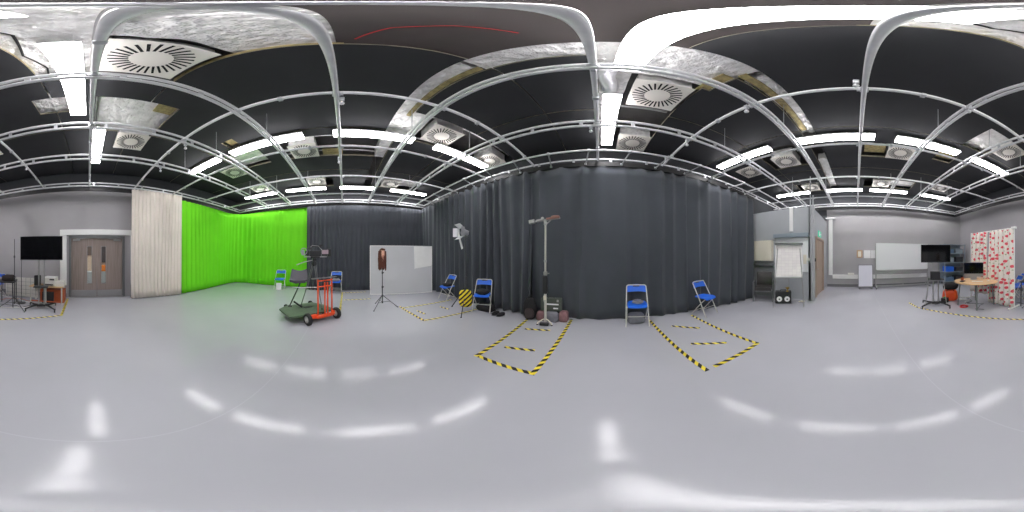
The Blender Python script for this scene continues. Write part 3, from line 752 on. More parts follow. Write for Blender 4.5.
def blob(name, label, cat, c, r, m, seed=0, rough=.16, flat=True, parent=None, lumps=2.6, pw=.5):
    def fn(p):
        k = 1+rough*noise.noise(p*lumps+Vector((seed, seed, 0)))
        q = Vector((abs(p.x)**pw*(1 if p.x > 0 else -1), abs(p.y)**pw*(1 if p.y > 0 else -1), abs(p.z)**.65*(1 if p.z > 0 else -1)))*k
        if flat and q.z < -.8: q.z = -.8
        return q
    o = obj(name, B().ell((0, 0, r[2]*.8), r, 20, 14, fn), m, parent, True); o.location = c
    if cat: tag(o, label, cat)
    return o
def coil(b, c, r, n, rad, seed=0, tilt=.3):
    random.seed(seed)
    for k in range(n):
        pts = []; a0 = random.random()*6; rx = r*(.7+.5*random.random()); ry = r*(.6+.5*random.random()); tx = (random.random()-.5)*tilt
        for i in range(16):
            a = a0+2*PI*i/16; pts.append((c[0]+rx*math.cos(a)+.02*math.sin(k*5), c[1]+ry*math.sin(a), c[2]+rad+.012*k*.5+rx*tx*math.sin(a)*.5+abs(tx)*rx*.3))
        b.path(pts, rad, 6, closed=True)
b = B(); coil(b, (0, 0, 0), .10, 6, .008, 3); b.path([(.1, 0, .03), (.15, -.03, .03), (.13, -.1, .02)], .012, 6)
o = obj('cable_coil', b, M['greybag'], smooth=True); o.location = (3.10, -.73, .458); tag(o, 'grey coiled cable lying on a blue chair seat', 'cable')
blob('bag', 'grey soft bag on the floor under the cable-coil chair', 'bag', (3.20, -.72, 0), (.14, .17, .11), M['greybag'], 2)
blob('bag', 'small black bag on the seat of the chair by the hazard-striped bag', 'bag', (3.03, 2.66, .455), (.14, .15, .06), M['fabricblack'], 3)
blob('bag', 'black bag on the floor beneath the chair by the hazard-striped bag', 'bag', (3.12, 2.62, 0), (.17, .24, .085), M['fabricblack'], 4)
blob('cloth', 'dark folded cloth on the chair next to the white panel', 'cloth', (3.04, 4.12, .45), (.12, .14, .05), M['fabricblack'], 5)
blob('bag', 'grey bag on the seat of the chair behind the camera dolly', 'bag', (-.30, 6.13, .455), (.15, .12, .05), M['greybag'], 6)
o = obj('paper_sheet', B().box((0, 0, .15), (.22, .012, .28), bev=.002), M['paper']); o.location = (-2.59, 6.10, 0); o.rotation_euler = (R(-12), 0, R(8)); tag(o, 'white sheet leaning against the chair by the green curtain', 'paper')
sh = thing('shoe', 'small dark shoe on the floor beside the pleated curtain, on the chair side', 'shoe', (2.98, 2.22, 0), R(80), 'pair of dark shoes')
obj('upper', B().ell((0, 0, .045), (.045, .12, .045), 14, 10, lambda p: Vector((p.x, p.y, max(p.z, -.6)*(1-.35*p.y)))), M['fabricblack'], sh, True)
obj('sole', B().ell((0, 0, .012), (.048, .125, .012), 14, 6), M['blackplastic'], sh, True)
dup(sh, (2.98, 2.08, 0), R(70), 'small dark shoe on the floor beside the pleated curtain, on the backpack side')

# ---------------------------------------------------------------- tripod light stand
def stand_legs(t, rad, zj, h, m, mpole=None, r=.011, a0=0, feet=True, n=3):
    mpole = mpole or m
    obj('lower_pole', B().tube((0, 0, .12), (0, 0, h*.45), r*1.25, 10), mpole, t, True)
    obj('middle_pole', B().tube((0, 0, h*.45), (0, 0, h*.75), r, 10), mpole, t, True)
    obj('upper_pole', B().tube((0, 0, h*.75), (0, 0, h), r*.8, 10), mpole, t, True)
    for z in (h*.45, h*.75):
        b = B(); b.lathe([(r*1.9, -.03), (r*1.9, .03)], (0, 0, z), 12); b.box((r*2.4, 0, z), (.03, .014, .03), bev=.004); obj('locking_collar', b, m, t)
    b = B(); b.lathe([(r*2.2, -.03), (r*2.2, .03)], (0, 0, zj), 12); obj('leg_collar', b, m, t); obj('lower_collar', B().lathe([(r*2.0, -.02), (r*2.0, .02)], (0, 0, .16), 12), m, t)
    for k in range(n):
        a = a0+2*PI*k/n; c, s = math.cos(a), math.sin(a)
        b = B(); b.tube((c*.02, s*.02, zj), (c*rad, s*rad, .014), r*.85, 8); b.tube((c*.015, s*.015, .16), (c*rad*.5, s*rad*.5, zj*.52), r*.6, 6)
        lg = obj('leg', b, m, t, True)
        if feet: obj('rubber_foot', B().ell((c*rad, s*rad, .014), (.018, .018, .014), 8, 6), M['blackplastic'], lg, True)

# wig stand with mannequin head
ws = thing('wig_stand', 'thin dark tripod stand in front of the white panel, holding a mannequin head', 'tripod stand', (1.0, 4.17, 0))
stand_legs(ws, .40, .34, 1.28, M['darkmetal'], a0=-.25)
mh = thing('mannequin_head', 'mannequin head with long brown hair on a tripod stand', 'mannequin head', (1.0, 4.17, 1.27), math.atan2(1.0, 4.17)*-1 + R(14))
def headfn(p):
    x, y, z = p
    k = 1-.22*max(0, -z)**1.3; x *= k
    if y < 0: y *= (1-.1*max(0, z)); y -= .10*max(0, 1-((x/.2)**2+((z+.12)/.28)**2))*1.3 if abs(x) < .2 and abs(z+.12) < .28 else 0
    if y < 0 and z < -.6: y -= .06
    for s in (-1, 1):
        d = ((p.x-s*.36)/.2)**2+((z-.08)/.13)**2
        if p.y < 0 and d < 1: y += .07*(1-d)
    return Vector((x, y, z))
obj('face', B().ell((0, 0, .20), (.073, .092, .115), 28, 22, headfn), M['skin'], mh, True)
b = B(); b.lathe([(.06, -.02), (.05, .02), (.043, .06), (.045, .12)], (0, .01, 0), 18); obj('neck', b, M['skin'], mh, True)
for s in (-1, 1): obj('eye', B().ell((s*.027, -.082, .208), (.013, .006, .007), 10, 6), M['blackplastic'], mh, True)
obj('lips', B().ell((0, -.089, .140), (.018, .007, .007), 10, 6), M['lip'], mh, True)
b = B()
b.ell((0, .028, .225), (.088, .095, .115), 20, 14, lambda p: Vector((p.x, max(p.y, -.62) if p.z < .55 else p.y, p.z)))
random.seed(8)
for k in range(120):
    a = R(-56)+R(292)*random.random(); rx, ry = .085, .095
    x0, y0 = rx*math.cos(a), .02+ry*math.sin(a)
    ln = .30+.22*random.random(); wv = random.random()*6
    pts = []
    for i in range(9):
        f = i/8; pts.append((x0*(1+.25*f)*(1 - .25*max(0, f-.6))+.012*math.sin(wv+f*7), y0*(1+.15*f)+.010*math.cos(wv+f*6), .26-f*ln))
    b.path(pts, [.012*(1-.55*(i/8)) for i in range(9)], 5)
for k in range(34):
    sx = -1 if k % 2 else 1; ln = .22+.2*random.random(); x0 = sx*(.068+.02*random.random()); xe = sx*(.0+.05*random.random()); wv = random.random()*6
    b.path([(x0+(xe-x0)*min(1, f*1.6)+.006*math.sin(wv+f*8), -.045-.05*math.sin(min(1, f*2)*1.5), .17-f*ln) for f in [i/7 for i in range(8)]], [.011*(1-.5*i/7) for i in range(8)], 5)
b.ell((0, -.03, .30), (.075, .07, .03), 16, 8)
obj('hair', b, M['hair'], mh, True)

# ---------------------------------------------------------------- white glossy panel
px0, py0, px1, py1 = .93, 5.74, 3.20, 5.36
pang = math.atan2(py1-py0, px1-px0); L = math.hypot(px1-px0, py1-py0)
wp = thing('backdrop_panel', 'large glossy pale grey panel standing before the dark back curtain', 'panel', ((px0+px1)/2, (py0+py1)/2, 0), pang)
obj('sheet', B().box((0, 0, .89), (L, .02, 1.74)), M['board'], wp)
b = B(); b.box((0, 0, 1.765), (L+.02, .03, .02)); b.box((-L/2, 0, .885), (.02, .03, 1.75)); b.box((L/2, 0, .885), (.02, .03, 1.75)); b.box((0, 0, .012), (L+.02, .03, .02))
obj('edge_frame', b, M['white'], wp)
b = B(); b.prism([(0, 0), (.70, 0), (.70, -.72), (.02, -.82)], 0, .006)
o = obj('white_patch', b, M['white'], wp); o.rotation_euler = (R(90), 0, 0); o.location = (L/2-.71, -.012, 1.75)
b = B()
for s in (-.8, .8): b = B(); b.box((s, .16, .015), (.05, .32, .03)); b.path([(s, .3, .03), (s, .015, .8)], .014, 6); obj('rear_foot', b, M['midgrey'], wp)

# ---------------------------------------------------------------- hazard bag light stand
ls = thing('light_stand', 'dark light stand carrying a silver lamp head before the pleated curtain', 'light stand', (2.72, 2.93, 0), R(10))
stand_legs(ls, .50, .62, 1.92, M['darkmetal'], a0=R(205))
hb = thing('sandbag', 'black and yellow striped weight bag hung on the lamp stand', 'sandbag', (2.62, 2.84, .16), az(-.7, -.7))
def bagfn(p):
    q = Vector((abs(p.x)**.55*(1 if p.x > 0 else -1), p.y, abs(p.z)**.55*(1 if p.z > 0 else -1))); return q*(1+.08*noise.noise(p*3))
o = obj('bag_body', B().ell((0, 0, .21), (.155, .075, .215), 20, 16, bagfn), M['hazard'], hb, True)
b = B(); b.path([(-.05, .02, .38), (-.05, .05, .45), (.05, .05, .45), (.05, .02, .38)], .012, 6); obj('strap', b, M['fabricblack'], hb, True)
lh = thing('lamp_head', 'silver studio lamp head with a hanging white flag on the thin dark stand', 'studio light', (2.72, 2.93, 1.92), az(-.75, .1))
b = B(); b.lathe([(.04, -.09), (.065, -.07), (.07, 0), (.09, .07), (.085, .075), (.06, .0)], (0, -.02, .06), 20, Matrix.Rotation(R(80), 4, 'X')); obj('lamp_shell', b, M['silver'], lh, True)
b = B(); b.path([(-.13, 0, .06), (-.13, 0, -.02), (0, 0, -.06), (.13, 0, -.02), (.13, 0, .06)], .01, 6); obj('yoke', b, M['darkmetal'], lh, True)
def flapm(loc, ax, ang): return Matrix.Translation(loc) @ Matrix.Rotation(ang, 4, ax)
b = B(); b.box((0, -.19, .20), (.24, .16, .004), m=Matrix.Rotation(R(-35), 4, 'X')); b.box((0, -.19, -.08), (.24, .16, .004), m=Matrix.Rotation(R(35), 4, 'X'))
b.box((-.15, -.19, .06), (.004, .16, .22), m=Matrix.Rotation(R(-25), 4, 'Z')); b.box((.15, -.19, .06), (.004, .16, .22), m=Matrix.Rotation(R(25), 4, 'Z')); obj('barn_door', b, M['silver'], lh)
b = B(); b.box((-.05, -.14, -.14), (.06, .012, .46), m=Matrix.Rotation(R(-24), 4, 'Y')); obj('flag', b, M['white'], lh)
b = B(); b.path([(0, .05, .02), (.03, .09, -.3), (.02, .03, -.9), (.03, .02, -1.5)], .006, 6); obj('power_lead', b, M['blackplastic'], lh, True)

# ---------------------------------------------------------------- tall counterweighted stand
cs = thing('camera_stand', 'tall pale column stand with low base before the dark curtain', 'stand', (3.0, 1.045, 0), az(-1, -.15))
obj('lower_column', B().tube((0, 0, .05), (0, 0, 1.05), .026, 14), M['chairframe'], cs, True)
obj('upper_column', B().tube((0, 0, 1.05), (0, 0, 2.08), .019, 14), M['chairframe'], cs, True)
b = B(); b.box((0, 0, 1.06), (.07, .06, .08), bev=.01); b.box((.05, 0, 1.06), (.05, .02, .02)); obj('locking_collar', b, M['steel'], cs); obj('upper_collar', B().box((0, 0, 1.3), (.05, .05, .05), bev=.01), M['steel'], cs)
b = B(); b.box((0, -.03, .84), (.095, .09, .36), bev=.02); obj('control_box', b, M['blackplastic'], cs)
b = B(); b.box((0, -.05, .58), (.055, .03, .09), bev=.008); obj('junction_plate', b, M['cream'], cs)
for s, yy in ((-1, -.10), (1, -.10), (-.35, .16)):
    b = B(); b.path([(0, 0, .12), (s*.06, yy*.4, .10), (s*.13, yy, .06), (s*.14, yy, .02)], .012, 8)
    lg = obj('leg', b, M['cream'], cs, True); obj('rubber_foot', B().ell((s*.14, yy, .014), (.02, .02, .014), 8, 6), M['blackplastic'], lg, True)
obj('base_weight', B().box((0, -.12, .045), (.17, .08, .05), bev=.01), M['darkmetal'], cs)
ca = bpy.data.objects.new('crossbar', None); C.objects.link(ca); ca.parent = cs; ca.location = (0, 0, 2.08)
mr = Matrix.Rotation(R(-7), 4, 'Y')
b = B(); b.box((-.02, 0, .03), (.62, .04, .035), m=mr, bev=.006); b.box((-.26, -.03, .0), (.12, .09, .08), m=mr, bev=.015); b.box((-.12, -.02, .02), (.1, .06, .05), m=mr, bev=.01); obj('arm_bar', b, M['steel'], ca)
b = B(); b.box((.15, -.02, .065), (.26, .06, .035), m=mr, bev=.01); b.ell((.20, -.03, .09), (.09, .04, .025), 12, 8); obj('grip', b, mat('reddish_grip', srgb(158, 116, 106), .6, var=.2, vscale=20), ca, True)
b = B(); b.box((0, 0, -.02), (.06, .05, .10), bev=.01); b.tube((.02, 0, -.05), (.12, 0, .04), .012); b.lathe([(.03, -.02), (.03, .02)], (-.05, -.03, .06), 14, Matrix.Rotation(R(90), 4, 'X')); obj('tilt_head', b, M['steel'], ca)
# bags beside it
bp = thing('backpack', 'dark rucksack standing against the pleated curtain', 'backpack', (3.14, 1.44, 0), az(-1, -.3))
def packfn(p):
    q = Vector((abs(p.x)**.6*(1 if p.x > 0 else -1), abs(p.y)**.6*(1 if p.y > 0 else -1), abs(p.z)**.6*(1 if p.z > 0 else -1)*1.0)); q.x *= 1-.12*max(0, q.z); return q*(1+.06*noise.noise(p*3))
obj('pack_body', B().ell((0, 0, .25), (.135, .10, .25), 20, 16, packfn), M['fabricblack'], bp, True)
obj('front_pocket', B().ell((0, -.09, .17), (.10, .05, .12), 16, 12, packfn), mat('pocket_cloth', srgb(64, 54, 56), .9, bump=.3), bp, True)
b = B(); b.path([(-.04, 0, .48), (-.03, 0, .53), (.03, 0, .53), (.04, 0, .48)], .008, 6); obj('handle', b, M['fabricblack'], bp, True)
cz = thing('equipment_case', 'olive grey hard case behind the tall stand, resting on soft bags', 'case', (3.27, 1.00, .22), az(-1, -.1))
obj('case_body', B().box((0, 0, .14), (.44, .15, .28), bev=.02), M['greycase'], cz)
b = B(); b.box((.03, -.08, .16), (.26, .006, .03)); b.box((.1, -.08, .07), (.1, .006, .03)); obj('label_strip', b, M['paper'], cz)
for s in (-.14, .14): obj('latch', B().box((s, -.08, .24), (.04, .015, .05), bev=.004), M['steel'], cz)
b = B(); b.path([(-.06, -.02, .28), (-.05, -.02, .31), (.05, -.02, .31), (.06, -.02, .28)], .008, 6); obj('handle', b, M['blackplastic'], cz, True)
blob('bag', 'dusty pink bag on the floor directly behind the tall stand column', 'bag', (3.20, 1.21, 0), (.10, .08, .12), M['pinkbag'], 12)
blob('bag', 'wide grey cloth bag under the olive case', 'bag', (3.19, .97, 0), (.10, .14, .12), M['greybag'], 13)
blob('bag', 'dusty red bag at the end of the pile beside the olive case', 'bag', (3.24, .73, 0), (.10, .09, .13), M['pinkbag'], 14)

# ---------------------------------------------------------------- camera dolly
dl = thing('camera_dolly', 'green platform dolly on four pneumatic wheels with an orange push frame', 'dolly', (-.85, 3.49, 0), R(43))
b = B(); b.prism([(-.53, -.36), (.50, -.40), (.53, .0), (.40, .36), (-.30, .38), (-.53, .20)], .175, .205); obj('deck', b, M['green_deck'], dl)
b = B(); b.box((0, -.2, .15), (.9, .06, .05)); b.box((0, .25, .15), (.8, .06, .05)); b.box((-.2, 0, .155), (.05, .7, .04)); b.box((.25, 0, .155), (.05, .7, .04)); b.box((.1, .05, .212), (.18, .1, .01)); obj('deck_brace', b, M['darkmetal'], dl)
def wheel(x, y, r, wd):
    b = B(); prof = [(r*.52, -wd*.4), (r*.8, -wd*.5), (r*.96, -wd*.32), (r, 0), (r*.96, wd*.32), (r*.8, wd*.5), (r*.52, wd*.4)]
    mt = Matrix.Rotation(R(90), 4, 'Y'); b.lathe(prof, (x, y, r), 28, mt); o = obj('wheel', b, M['tyre'], dl, True)
    b = B(); b.lathe([(r*.54, -wd*.44), (r*.5, -wd*.3), (r*.2, -wd*.34), (r*.16, -wd*.6), (r*.16, wd*.6), (r*.2, wd*.34), (r*.5, wd*.3), (r*.54, wd*.44)], (x, y, r), 20, mt); obj('hub', b, M['hub'], o, True)
wheel(-.20, -.47, .132, .085); wheel(.50, -.47, .132, .085); wheel(-.27, .43, .11, .06); wheel(.42, .46, .11, .06)
b = B()
b.tube((-.20, -.47, .132), (.50, -.47, .132), .014)
for x, z1 in ((.03, .93), (.20, .86), (.27, .86), (.38, .93)): b.tube((x, -.47, .10), (x, -.46, z1), .016, 8)
for z in (.16, .78, .90): b.tube((.03, -.465, z), (.38, -.465, z), .014, 8)
b.box((.2, -.47, .14), (.42, .08, .06), bev=.01); b.box((-.07, -.44, .16), (.18, .05, .08), bev=.01); b.box((.44, -.44, .16), (.1, .05, .08), bev=.01)
obj('push_frame', b, M['orange'], dl, True)
b = B(); b.box((.20, -.46, .955), (.62, .05, .02), bev=.004); b.tube((-.35, -.1, .75), (.1, -.42, .76), .010); obj('top_bar', b, M['steel'], dl)
b = B(); b.tube((-.26, .28, .20), (-.02, .17, .80), .016); b.tube((-.28, .30, .21), (-.20, .26, .21), .03); b.tube((-.02, .10, .21), (-.20, .16, .36), .022); obj('seat_post', b, M['darkmetal'], dl, True)
b = B(); n = 12; rows = []
for j in range(n+1):
    row = []
    for i in range(n+1):
        u = i/n*2-1; v = j/n*2-1
        x = u*.19*(1-.15*abs(v)**3); y = v*.16*(1-.1*abs(u)**3)
        z = .03*(u*u)+(.17*max(0, v-.1)**1.3)+(.02*(1-u*u)*max(0, -v))
        if v > .1: y -= .05*(v-.1)
        row.append((x, y, z))
    rows.append(row)
F = [[b.bm.verts.new(p) for p in r_] for r_ in rows]; G = [[b.bm.verts.new((p[0], p[1]+.01, p[2]-.035)) for p in r_] for r_ in rows]
for j in range(n):
    for i in range(n): b.face([F[j][i], F[j][i+1], F[j+1][i+1], F[j+1][i]]); b.face([G[j][i], G[j+1][i], G[j+1][i+1], G[j][i+1]])
for i in range(n):
    b.face([F[0][i], G[0][i], G[0][i+1], F[0][i+1]]); b.face([F[n][i], F[n][i+1], G[n][i+1], G[n][i]]); b.face([F[i][0], F[i+1][0], G[i+1][0], G[i][0]]); b.face([F[i][n], G[i][n], G[i+1][n], F[i+1][n]])
o = obj('seat', b, mat('grey_vinyl', srgb(84, 82, 90), .5), dl, True); o.location = (-.10, .12, .84); o.rotation_euler = (0, 0, R(-36)); o.scale = (1.05, 1.1, 1.5)
obj('seat_rim', B().box((-.10, .12, .81), (.26, .2, .03), bev=.01), M['blackplastic'], dl)
# tripod on the dolly
tr = thing('camera_tripod', 'black camera tripod standing on the green dolly deck', 'tripod', (-.68, 3.70, .205), R(20))
for k, (fx, fy) in enumerate(((-.30, .10), (.12, -.28), (.20, .18))):
    b = B()
    for s in (-1, 1): b.path([(fx*.1+s*.018, fy*.1, 1.0), (fx*.6+s*.014, fy*.6, .42)], .010, 6)
    b.tube((fx*.55, fy*.55, .48), (fx, fy, .012), .011, 6); lg = obj('leg', b, M['midgrey'], tr, True)
    obj('foot', B().ell((fx, fy, .014), (.018, .018, .014), 8, 6), M['blackplastic'], lg, True)
b = B(); b.lathe([(.04, .96), (.055, 1.0), (.05, 1.05), (.03, 1.08)], (0, 0, 0), 16); b.box((0, 0, 1.12), (.09, .09, .07), bev=.015); obj('fluid_head', b, M['blackplastic'], tr, True)
b = B(); b.path([(-.05, -.02, 1.10), (-.25, -.10, 1.06), (-.42, -.14, 1.00)], .010, 8); obj('pan_handle', b, M['steel'], tr, True)
vc = thing('video_camera', 'black video camera with matte box and viewfinder on the dolly tripod', 'video camera', (-.66, 3.71, 1.355), R(10)); vc.scale = (1.3, 1.3, 1.35)
b = B(); b.box((0, 0, .075), (.20, .10, .10), bev=.015); b.box((-.14, 0, .08), (.08, .08, .08), bev=.01); b.box((0, 0, .012), (.16, .08, .024), bev=.004); obj('body', b, M['blackplastic'], vc)
b = B(); b.lathe([(.042, 0), (.05, .02), (.046, .07), (.052, .08), (.052, .11)], (.11, 0, .085), 20, Matrix.Rotation(R(90), 4, 'Y')); obj('lens', b, M['darkmetal'], vc, True)
b = B(); b.box((.245, 0, .085), (.06, .15, .12), bev=.008); b.box((.25, 0, .165), (.08, .15, .006), m=Matrix.Rotation(R(-15), 4, 'Y')); obj('matte_box', b, M['blackplastic'], vc)
b = B(); b.path([(-.08, 0, .15), (-.08, 0, .20), (.09, 0, .20), (.09, 0, .15)], .011, 8); b.box((.10, -.02, .215), (.06, .03, .03), bev=.005); obj('top_handle', b, M['blackplastic'], vc, True)
obj('side_monitor', B().box((.17, -.10, .10), (.11, .012, .07), bev=.004), mat('lcd_panel', srgb(170, 150, 160), .2), vc); obj('viewfinder', B().box((-.1, -.08, .16), (.08, .04, .04), bev=.01), M['darkmetal'], vc)
b = B(); b.tube((-.2, .02, .05), (.22, .02, .05), .008); b.tube((-.2, -.03, .02), (.2, -.03, .02), .008); b.box((-.22, 0, .09), (.05, .08, .09), bev=.006); obj('rod_rig', b, M['steel'], vc)
obj('focus_ring', B().path([(-.20+.02*math.sin(a_), -.06, .10+.05*math.cos(a_)) if False else (-.20+.055*math.cos(a_), -.06, .11+.055*math.sin(a_)) for a_ in [2*PI*k/18 for k in range(18)]], .007, 6, closed=True), M['steel'], vc, True)
obj('cable_loop', B().path([(-.12, -.05, .15), (-.05, -.09, .21), (.05, -.08, .20), (.12, -.06, .13)], .006, 6), M['steel'], vc, True)

# ---------------------------------------------------------------- flipchart corner
ez = thing('flipchart_easel', 'white flipchart easel with a gridded sheet standing before the partition', 'flipchart', (1.76, -4.02, 0), az(-.40, .92))
obj('board', B().box((0, 0, 1.28), (.74, .025, .93), m=Matrix.Rotation(R(-6), 4, 'X'), bev=.01), M['whiteboard'], ez)
b = B(); b.box((0, -.02, 1.73), (.76, .05, .06), bev=.008); obj('clamp_bar', b, M['midgrey'], ez)
pm = mat('ruled_sheet', srgb(232, 230, 228), .6)
nt = pm.node_tree; bk = nt.nodes.new('ShaderNodeTexBrick'); bk.inputs['Color1'].default_value = (*srgb(236, 233, 230), 1); bk.inputs['Color2'].default_value = (*srgb(230, 225, 225), 1); bk.inputs['Mortar'].default_value = (*srgb(204, 200, 202), 1)
bk.inputs['Scale'].default_value = 8; bk.inputs['Mortar Size'].default_value = .012; bk.offset = 0; bk.inputs['Brick Width'].default_value = .8; bk.inputs['Row Height'].default_value = .6
tcn = nt.nodes.new('ShaderNodeTexCoord'); mpn = nt.nodes.new('ShaderNodeMapping'); mpn.inputs['Rotation'].default_value = (R(90), 0, 0)
nt.links.new(tcn.outputs['Object'], mpn.inputs[0]); nt.links.new(mpn.outputs[0], bk.inputs['Vector']); nt.links.new(bk.outputs[0], nt.nodes['Principled BSDF'].inputs['Base Color'])
obj('paper_sheet', B().box((0, -.022, 1.27), (.68, .004, .84), m=Matrix.Rotation(R(-6), 4, 'X')), pm, ez)
obj('pen_tray', B().box((0, -.05, .82), (.72, .07, .025), bev=.006), M['steel'], ez)
for s in (-1, 1): obj('leg', B().tube((s*.30, .0, 1.6), (s*.40, -.12, .01), .012, 8), M['steel'], ez, True)
obj('leg', B().tube((0, .03, 1.6), (0, .50, .01), .012, 8), M['steel'], ez, True)
# whiteboard on the partition behind the easel, with pale blue shelf
wb = thing('wall_whiteboard', 'whiteboard fixed on the partition behind the flipchart', 'whiteboard', (2.0, -4.77, 0))
obj('panel', B().box((0, 0, 1.46), (1.12, .03, 1.10), bev=.005), M['whiteboard'], wb)
obj('top_ledge', B().box((0, .05, 2.05), (1.20, .14, .13), bev=.01), M['bluegrey'], wb)
obj('notice', B().box((-.46, .022, 1.3), (.10, .008, .28)), M['cream'], wb)
wallbox('wall_cabinet', 'cream wall cabinet on the partition above the armchair', 'cabinet', (3.02, -4.70, 1.58), (.74, .18, .68), M['cream'], .01)
wallbox('wall_shelf', 'dark shelf under the cream wall cabinet', 'shelf', (3.0, -4.70, 1.10), (.76, .20, .05), M['midgrey'], .005)
ac = thing('armchair', 'dark leather armchair with grey frame beside the curtain end', 'armchair', (2.72, -4.28, 0), az(-.45, .9))
obj('seat', B().box((0, 0, .40), (.50, .46, .14), bev=.04), M['leather'], ac, True)
obj('backrest', B().box((0, .22, .66), (.50, .12, .46), m=Matrix.Rotation(R(-8), 4, 'X'), bev=.04), M['leather'], ac, True)
for s in (-1, 1):
    b = B(); b.path([(s*.29, -.24, .01), (s*.29, -.24, .62), (s*.29, .26, .62), (s*.29, .28, .01)], .018, 8); obj('arm_frame', b, M['midgrey'], ac, True)
b = B(); b.tube((-.29, -.22, .33), (.29, -.22, .33), .016); b.tube((-.29, .26, .33), (.29, .26, .33), .016); obj('stretcher', b, M['midgrey'], ac, True)
rl = thing('reel_case', 'black case with two round white discs on the floor under the flipchart', 'case', (2.02, -4.22, 0), az(-.44, .9))
obj('case_body', B().box((0, .06, .19), (.46, .22, .36), bev=.02), M['blackplastic'], rl)
for s in (-1, 1):
    o = obj('disc', B().lathe([(.078, -.008), (.078, .008), (.03, .012), (.03, .016)], (s*.11, -.06, .15), 24, Matrix.Rotation(R(90), 4, 'X')), M['white'], rl, True)
    obj('disc_centre', B().lathe([(.022, -.004), (.022, .004)], (s*.11, -.078, .15), 16, Matrix.Rotation(R(90), 4, 'X')), M['blackplastic'], o, True)
b = B(); b.path([(-.08, .06, .37), (-.07, .06, .41), (.07, .06, .41), (.08, .06, .37)], .010, 6); obj('handle', b, M['blackplastic'], rl, True)
b = B(); b.lathe([(.035, 0), (.04, .02), (.012, .035), (.012, .06), (.045, .10), (.04, .13), (.0, .13)], (0, 0, 0), 16); b.path([(-.04, 0, .09), (-.08, 0, .11), (-.045, 0, .13)], .006, 6); b.path([(.04, 0, .09), (.08, 0, .11), (.045, 0, .13)], .006, 6)
o = obj('brass_fitting', b, M['gold'], smooth=True); o.location = (1.90, -4.24, .37); tag(o, 'small brass coloured fitting on top of the black disc case', 'fitting')
b = B(); b.box((0, 0, .03), (.12, .05, .05), bev=.01); b.box((.09, .01, .02), (.05, .04, .03), bev=.01); o = obj('power_block', b, M['cream']); o.location = (1.55, -4.55, 0); tag(o, 'small white power block on the floor at the partition foot', 'power block')
wallbox('wall_duct', 'grey cable outlet box on the partition corner post', 'outlet box', (1.42, -4.74, 1.30), (.12, .08, .09), M['offwhite'], .01)
wallbox('intercom', 'small black intercom beside the partition corner', 'intercom', (1.235, -4.86, 1.28), (.03, .07, .10), M['blackplastic'], .008)
# exit sign and notice on the partition side
ex = thing('exit_sign', 'green running man exit sign over the tan side door', 'exit sign', (1.315, -5.80, 2.20))
obj('sign_plate', B().box((0, 0, 0), (.03, .42, .22), bev=.004), M['exitgreen'], ex)
b = B(); x = -.018
b.box((x, .13, 0), (.004, .10, .15)); b.box((x, -.1, 0), (.004, .12, .02)); b.box((x, -.155, .018), (.004, .05, .018), m=Matrix.Rotation(R(45), 4, 'X')); b.box((x, -.155, -.018), (.004, .05, .018), m=Matrix.Rotation(R(-45), 4, 'X'))
b.box((x, .02, .01), (.004, .03, .07), m=Matrix.Rotation(R(15), 4, 'X')); b.box((x, .05, -.05), (.004, .018, .07), m=Matrix.Rotation(R(40), 4, 'X')); b.box((x, -.01, -.05), (.004, .018, .07), m=Matrix.Rotation(R(-30), 4, 'X')); b.ell((x, .005, .065), (.004, .017, .017), 10, 8)
obj('pictogram', b, M['white'], ex)
tag(obj('door_notice', B().box((1.322, -5.27, 1.50), (.008, .10, .40)), M['paper']), 'white notice beside the tan side door', 'notice')

# ---------------------------------------------------------------- back wall items
tk = thing('cable_trunking', 'white L-shaped cable trunking on the grey wall beside the tan door', 'trunking', (0, YB+.035, 0))
obj('vertical_channel', B().box((1.14, 0, 1.82), (.17, .07, 2.56), bev=.01), M['white'], tk)
obj('horizontal_channel', B().box((-1.15, 0, .47), (4.4, .07, .18), bev=.01), M['white'], tk)
obj('top_cap', B().box((1.14, .02, 3.12), (.44, .14, .06), bev=.01), M['white'], tk)
obj('socket_box', B().box((.22, .05, .60), (.28, .06, .10), bev=.008), M['offwhite'], tk)
wallbox('notice_board', 'small cork notice board at the end of the row of papers', 'notice board', (-.16, YB+.015, 1.49), (.26, .03, .34), M['cork'])
for k, (x, wd, lab) in enumerate(((-.50, .30, 'white paper notice next to the small cork board'), (-.80, .26, 'white paper notice between its twin and the rolling whiteboard'))):
    wallbox('paper_notice', lab, 'notice', (x, YB+.008, 1.48), (wd, .014, .36), M['paper'], .001, 'paper notices on the grey wall')
b = B(); b.box((-.16, YB+.034, 1.49), (.14, .008, .24)); tag(obj('pinned_card', b, M['cream']), 'pale card pinned on the small cork board', 'card')
sb = thing('floor_board', 'small portable whiteboard standing on the floor against the grey wall', 'whiteboard', (-.40, -6.86, 0), R(180))
obj('panel', B().box((0, 0, .56), (.58, .02, .90), m=Matrix.Rotation(R(-6), 4, 'X')), mat('pale_lilac_board', srgb(220, 220, 232), .3), sb)
mr = Matrix.Rotation(R(-6), 4, 'X'); b = B()
for s in (-1, 1): b.box(mr @ Vector((s*.30, -.003, 0))+Vector((0, 0, .56)), (.02, .03, .94), m=mr)
for s in (-1, 1): b.box(mr @ Vector((0, -.003, s*.46))+Vector((0, 0, .56)), (.62, .03, .02), m=mr)
obj('frame', b, M['midgrey'], sb)
for s in (-1, 1): obj('foot', B().box((s*.26, .08, .03), (.04, .42, .05), bev=.01), M['midgrey'], sb)
rw = thing('rolling_whiteboard', 'large rolling whiteboard on a grey frame along the grey wall', 'whiteboard', (-2.05, -6.92, 0), R(180))
obj('panel', B().box((0, 0, 1.38), (2.40, .025, 1.16), bev=.004), M['whiteboard'], rw)
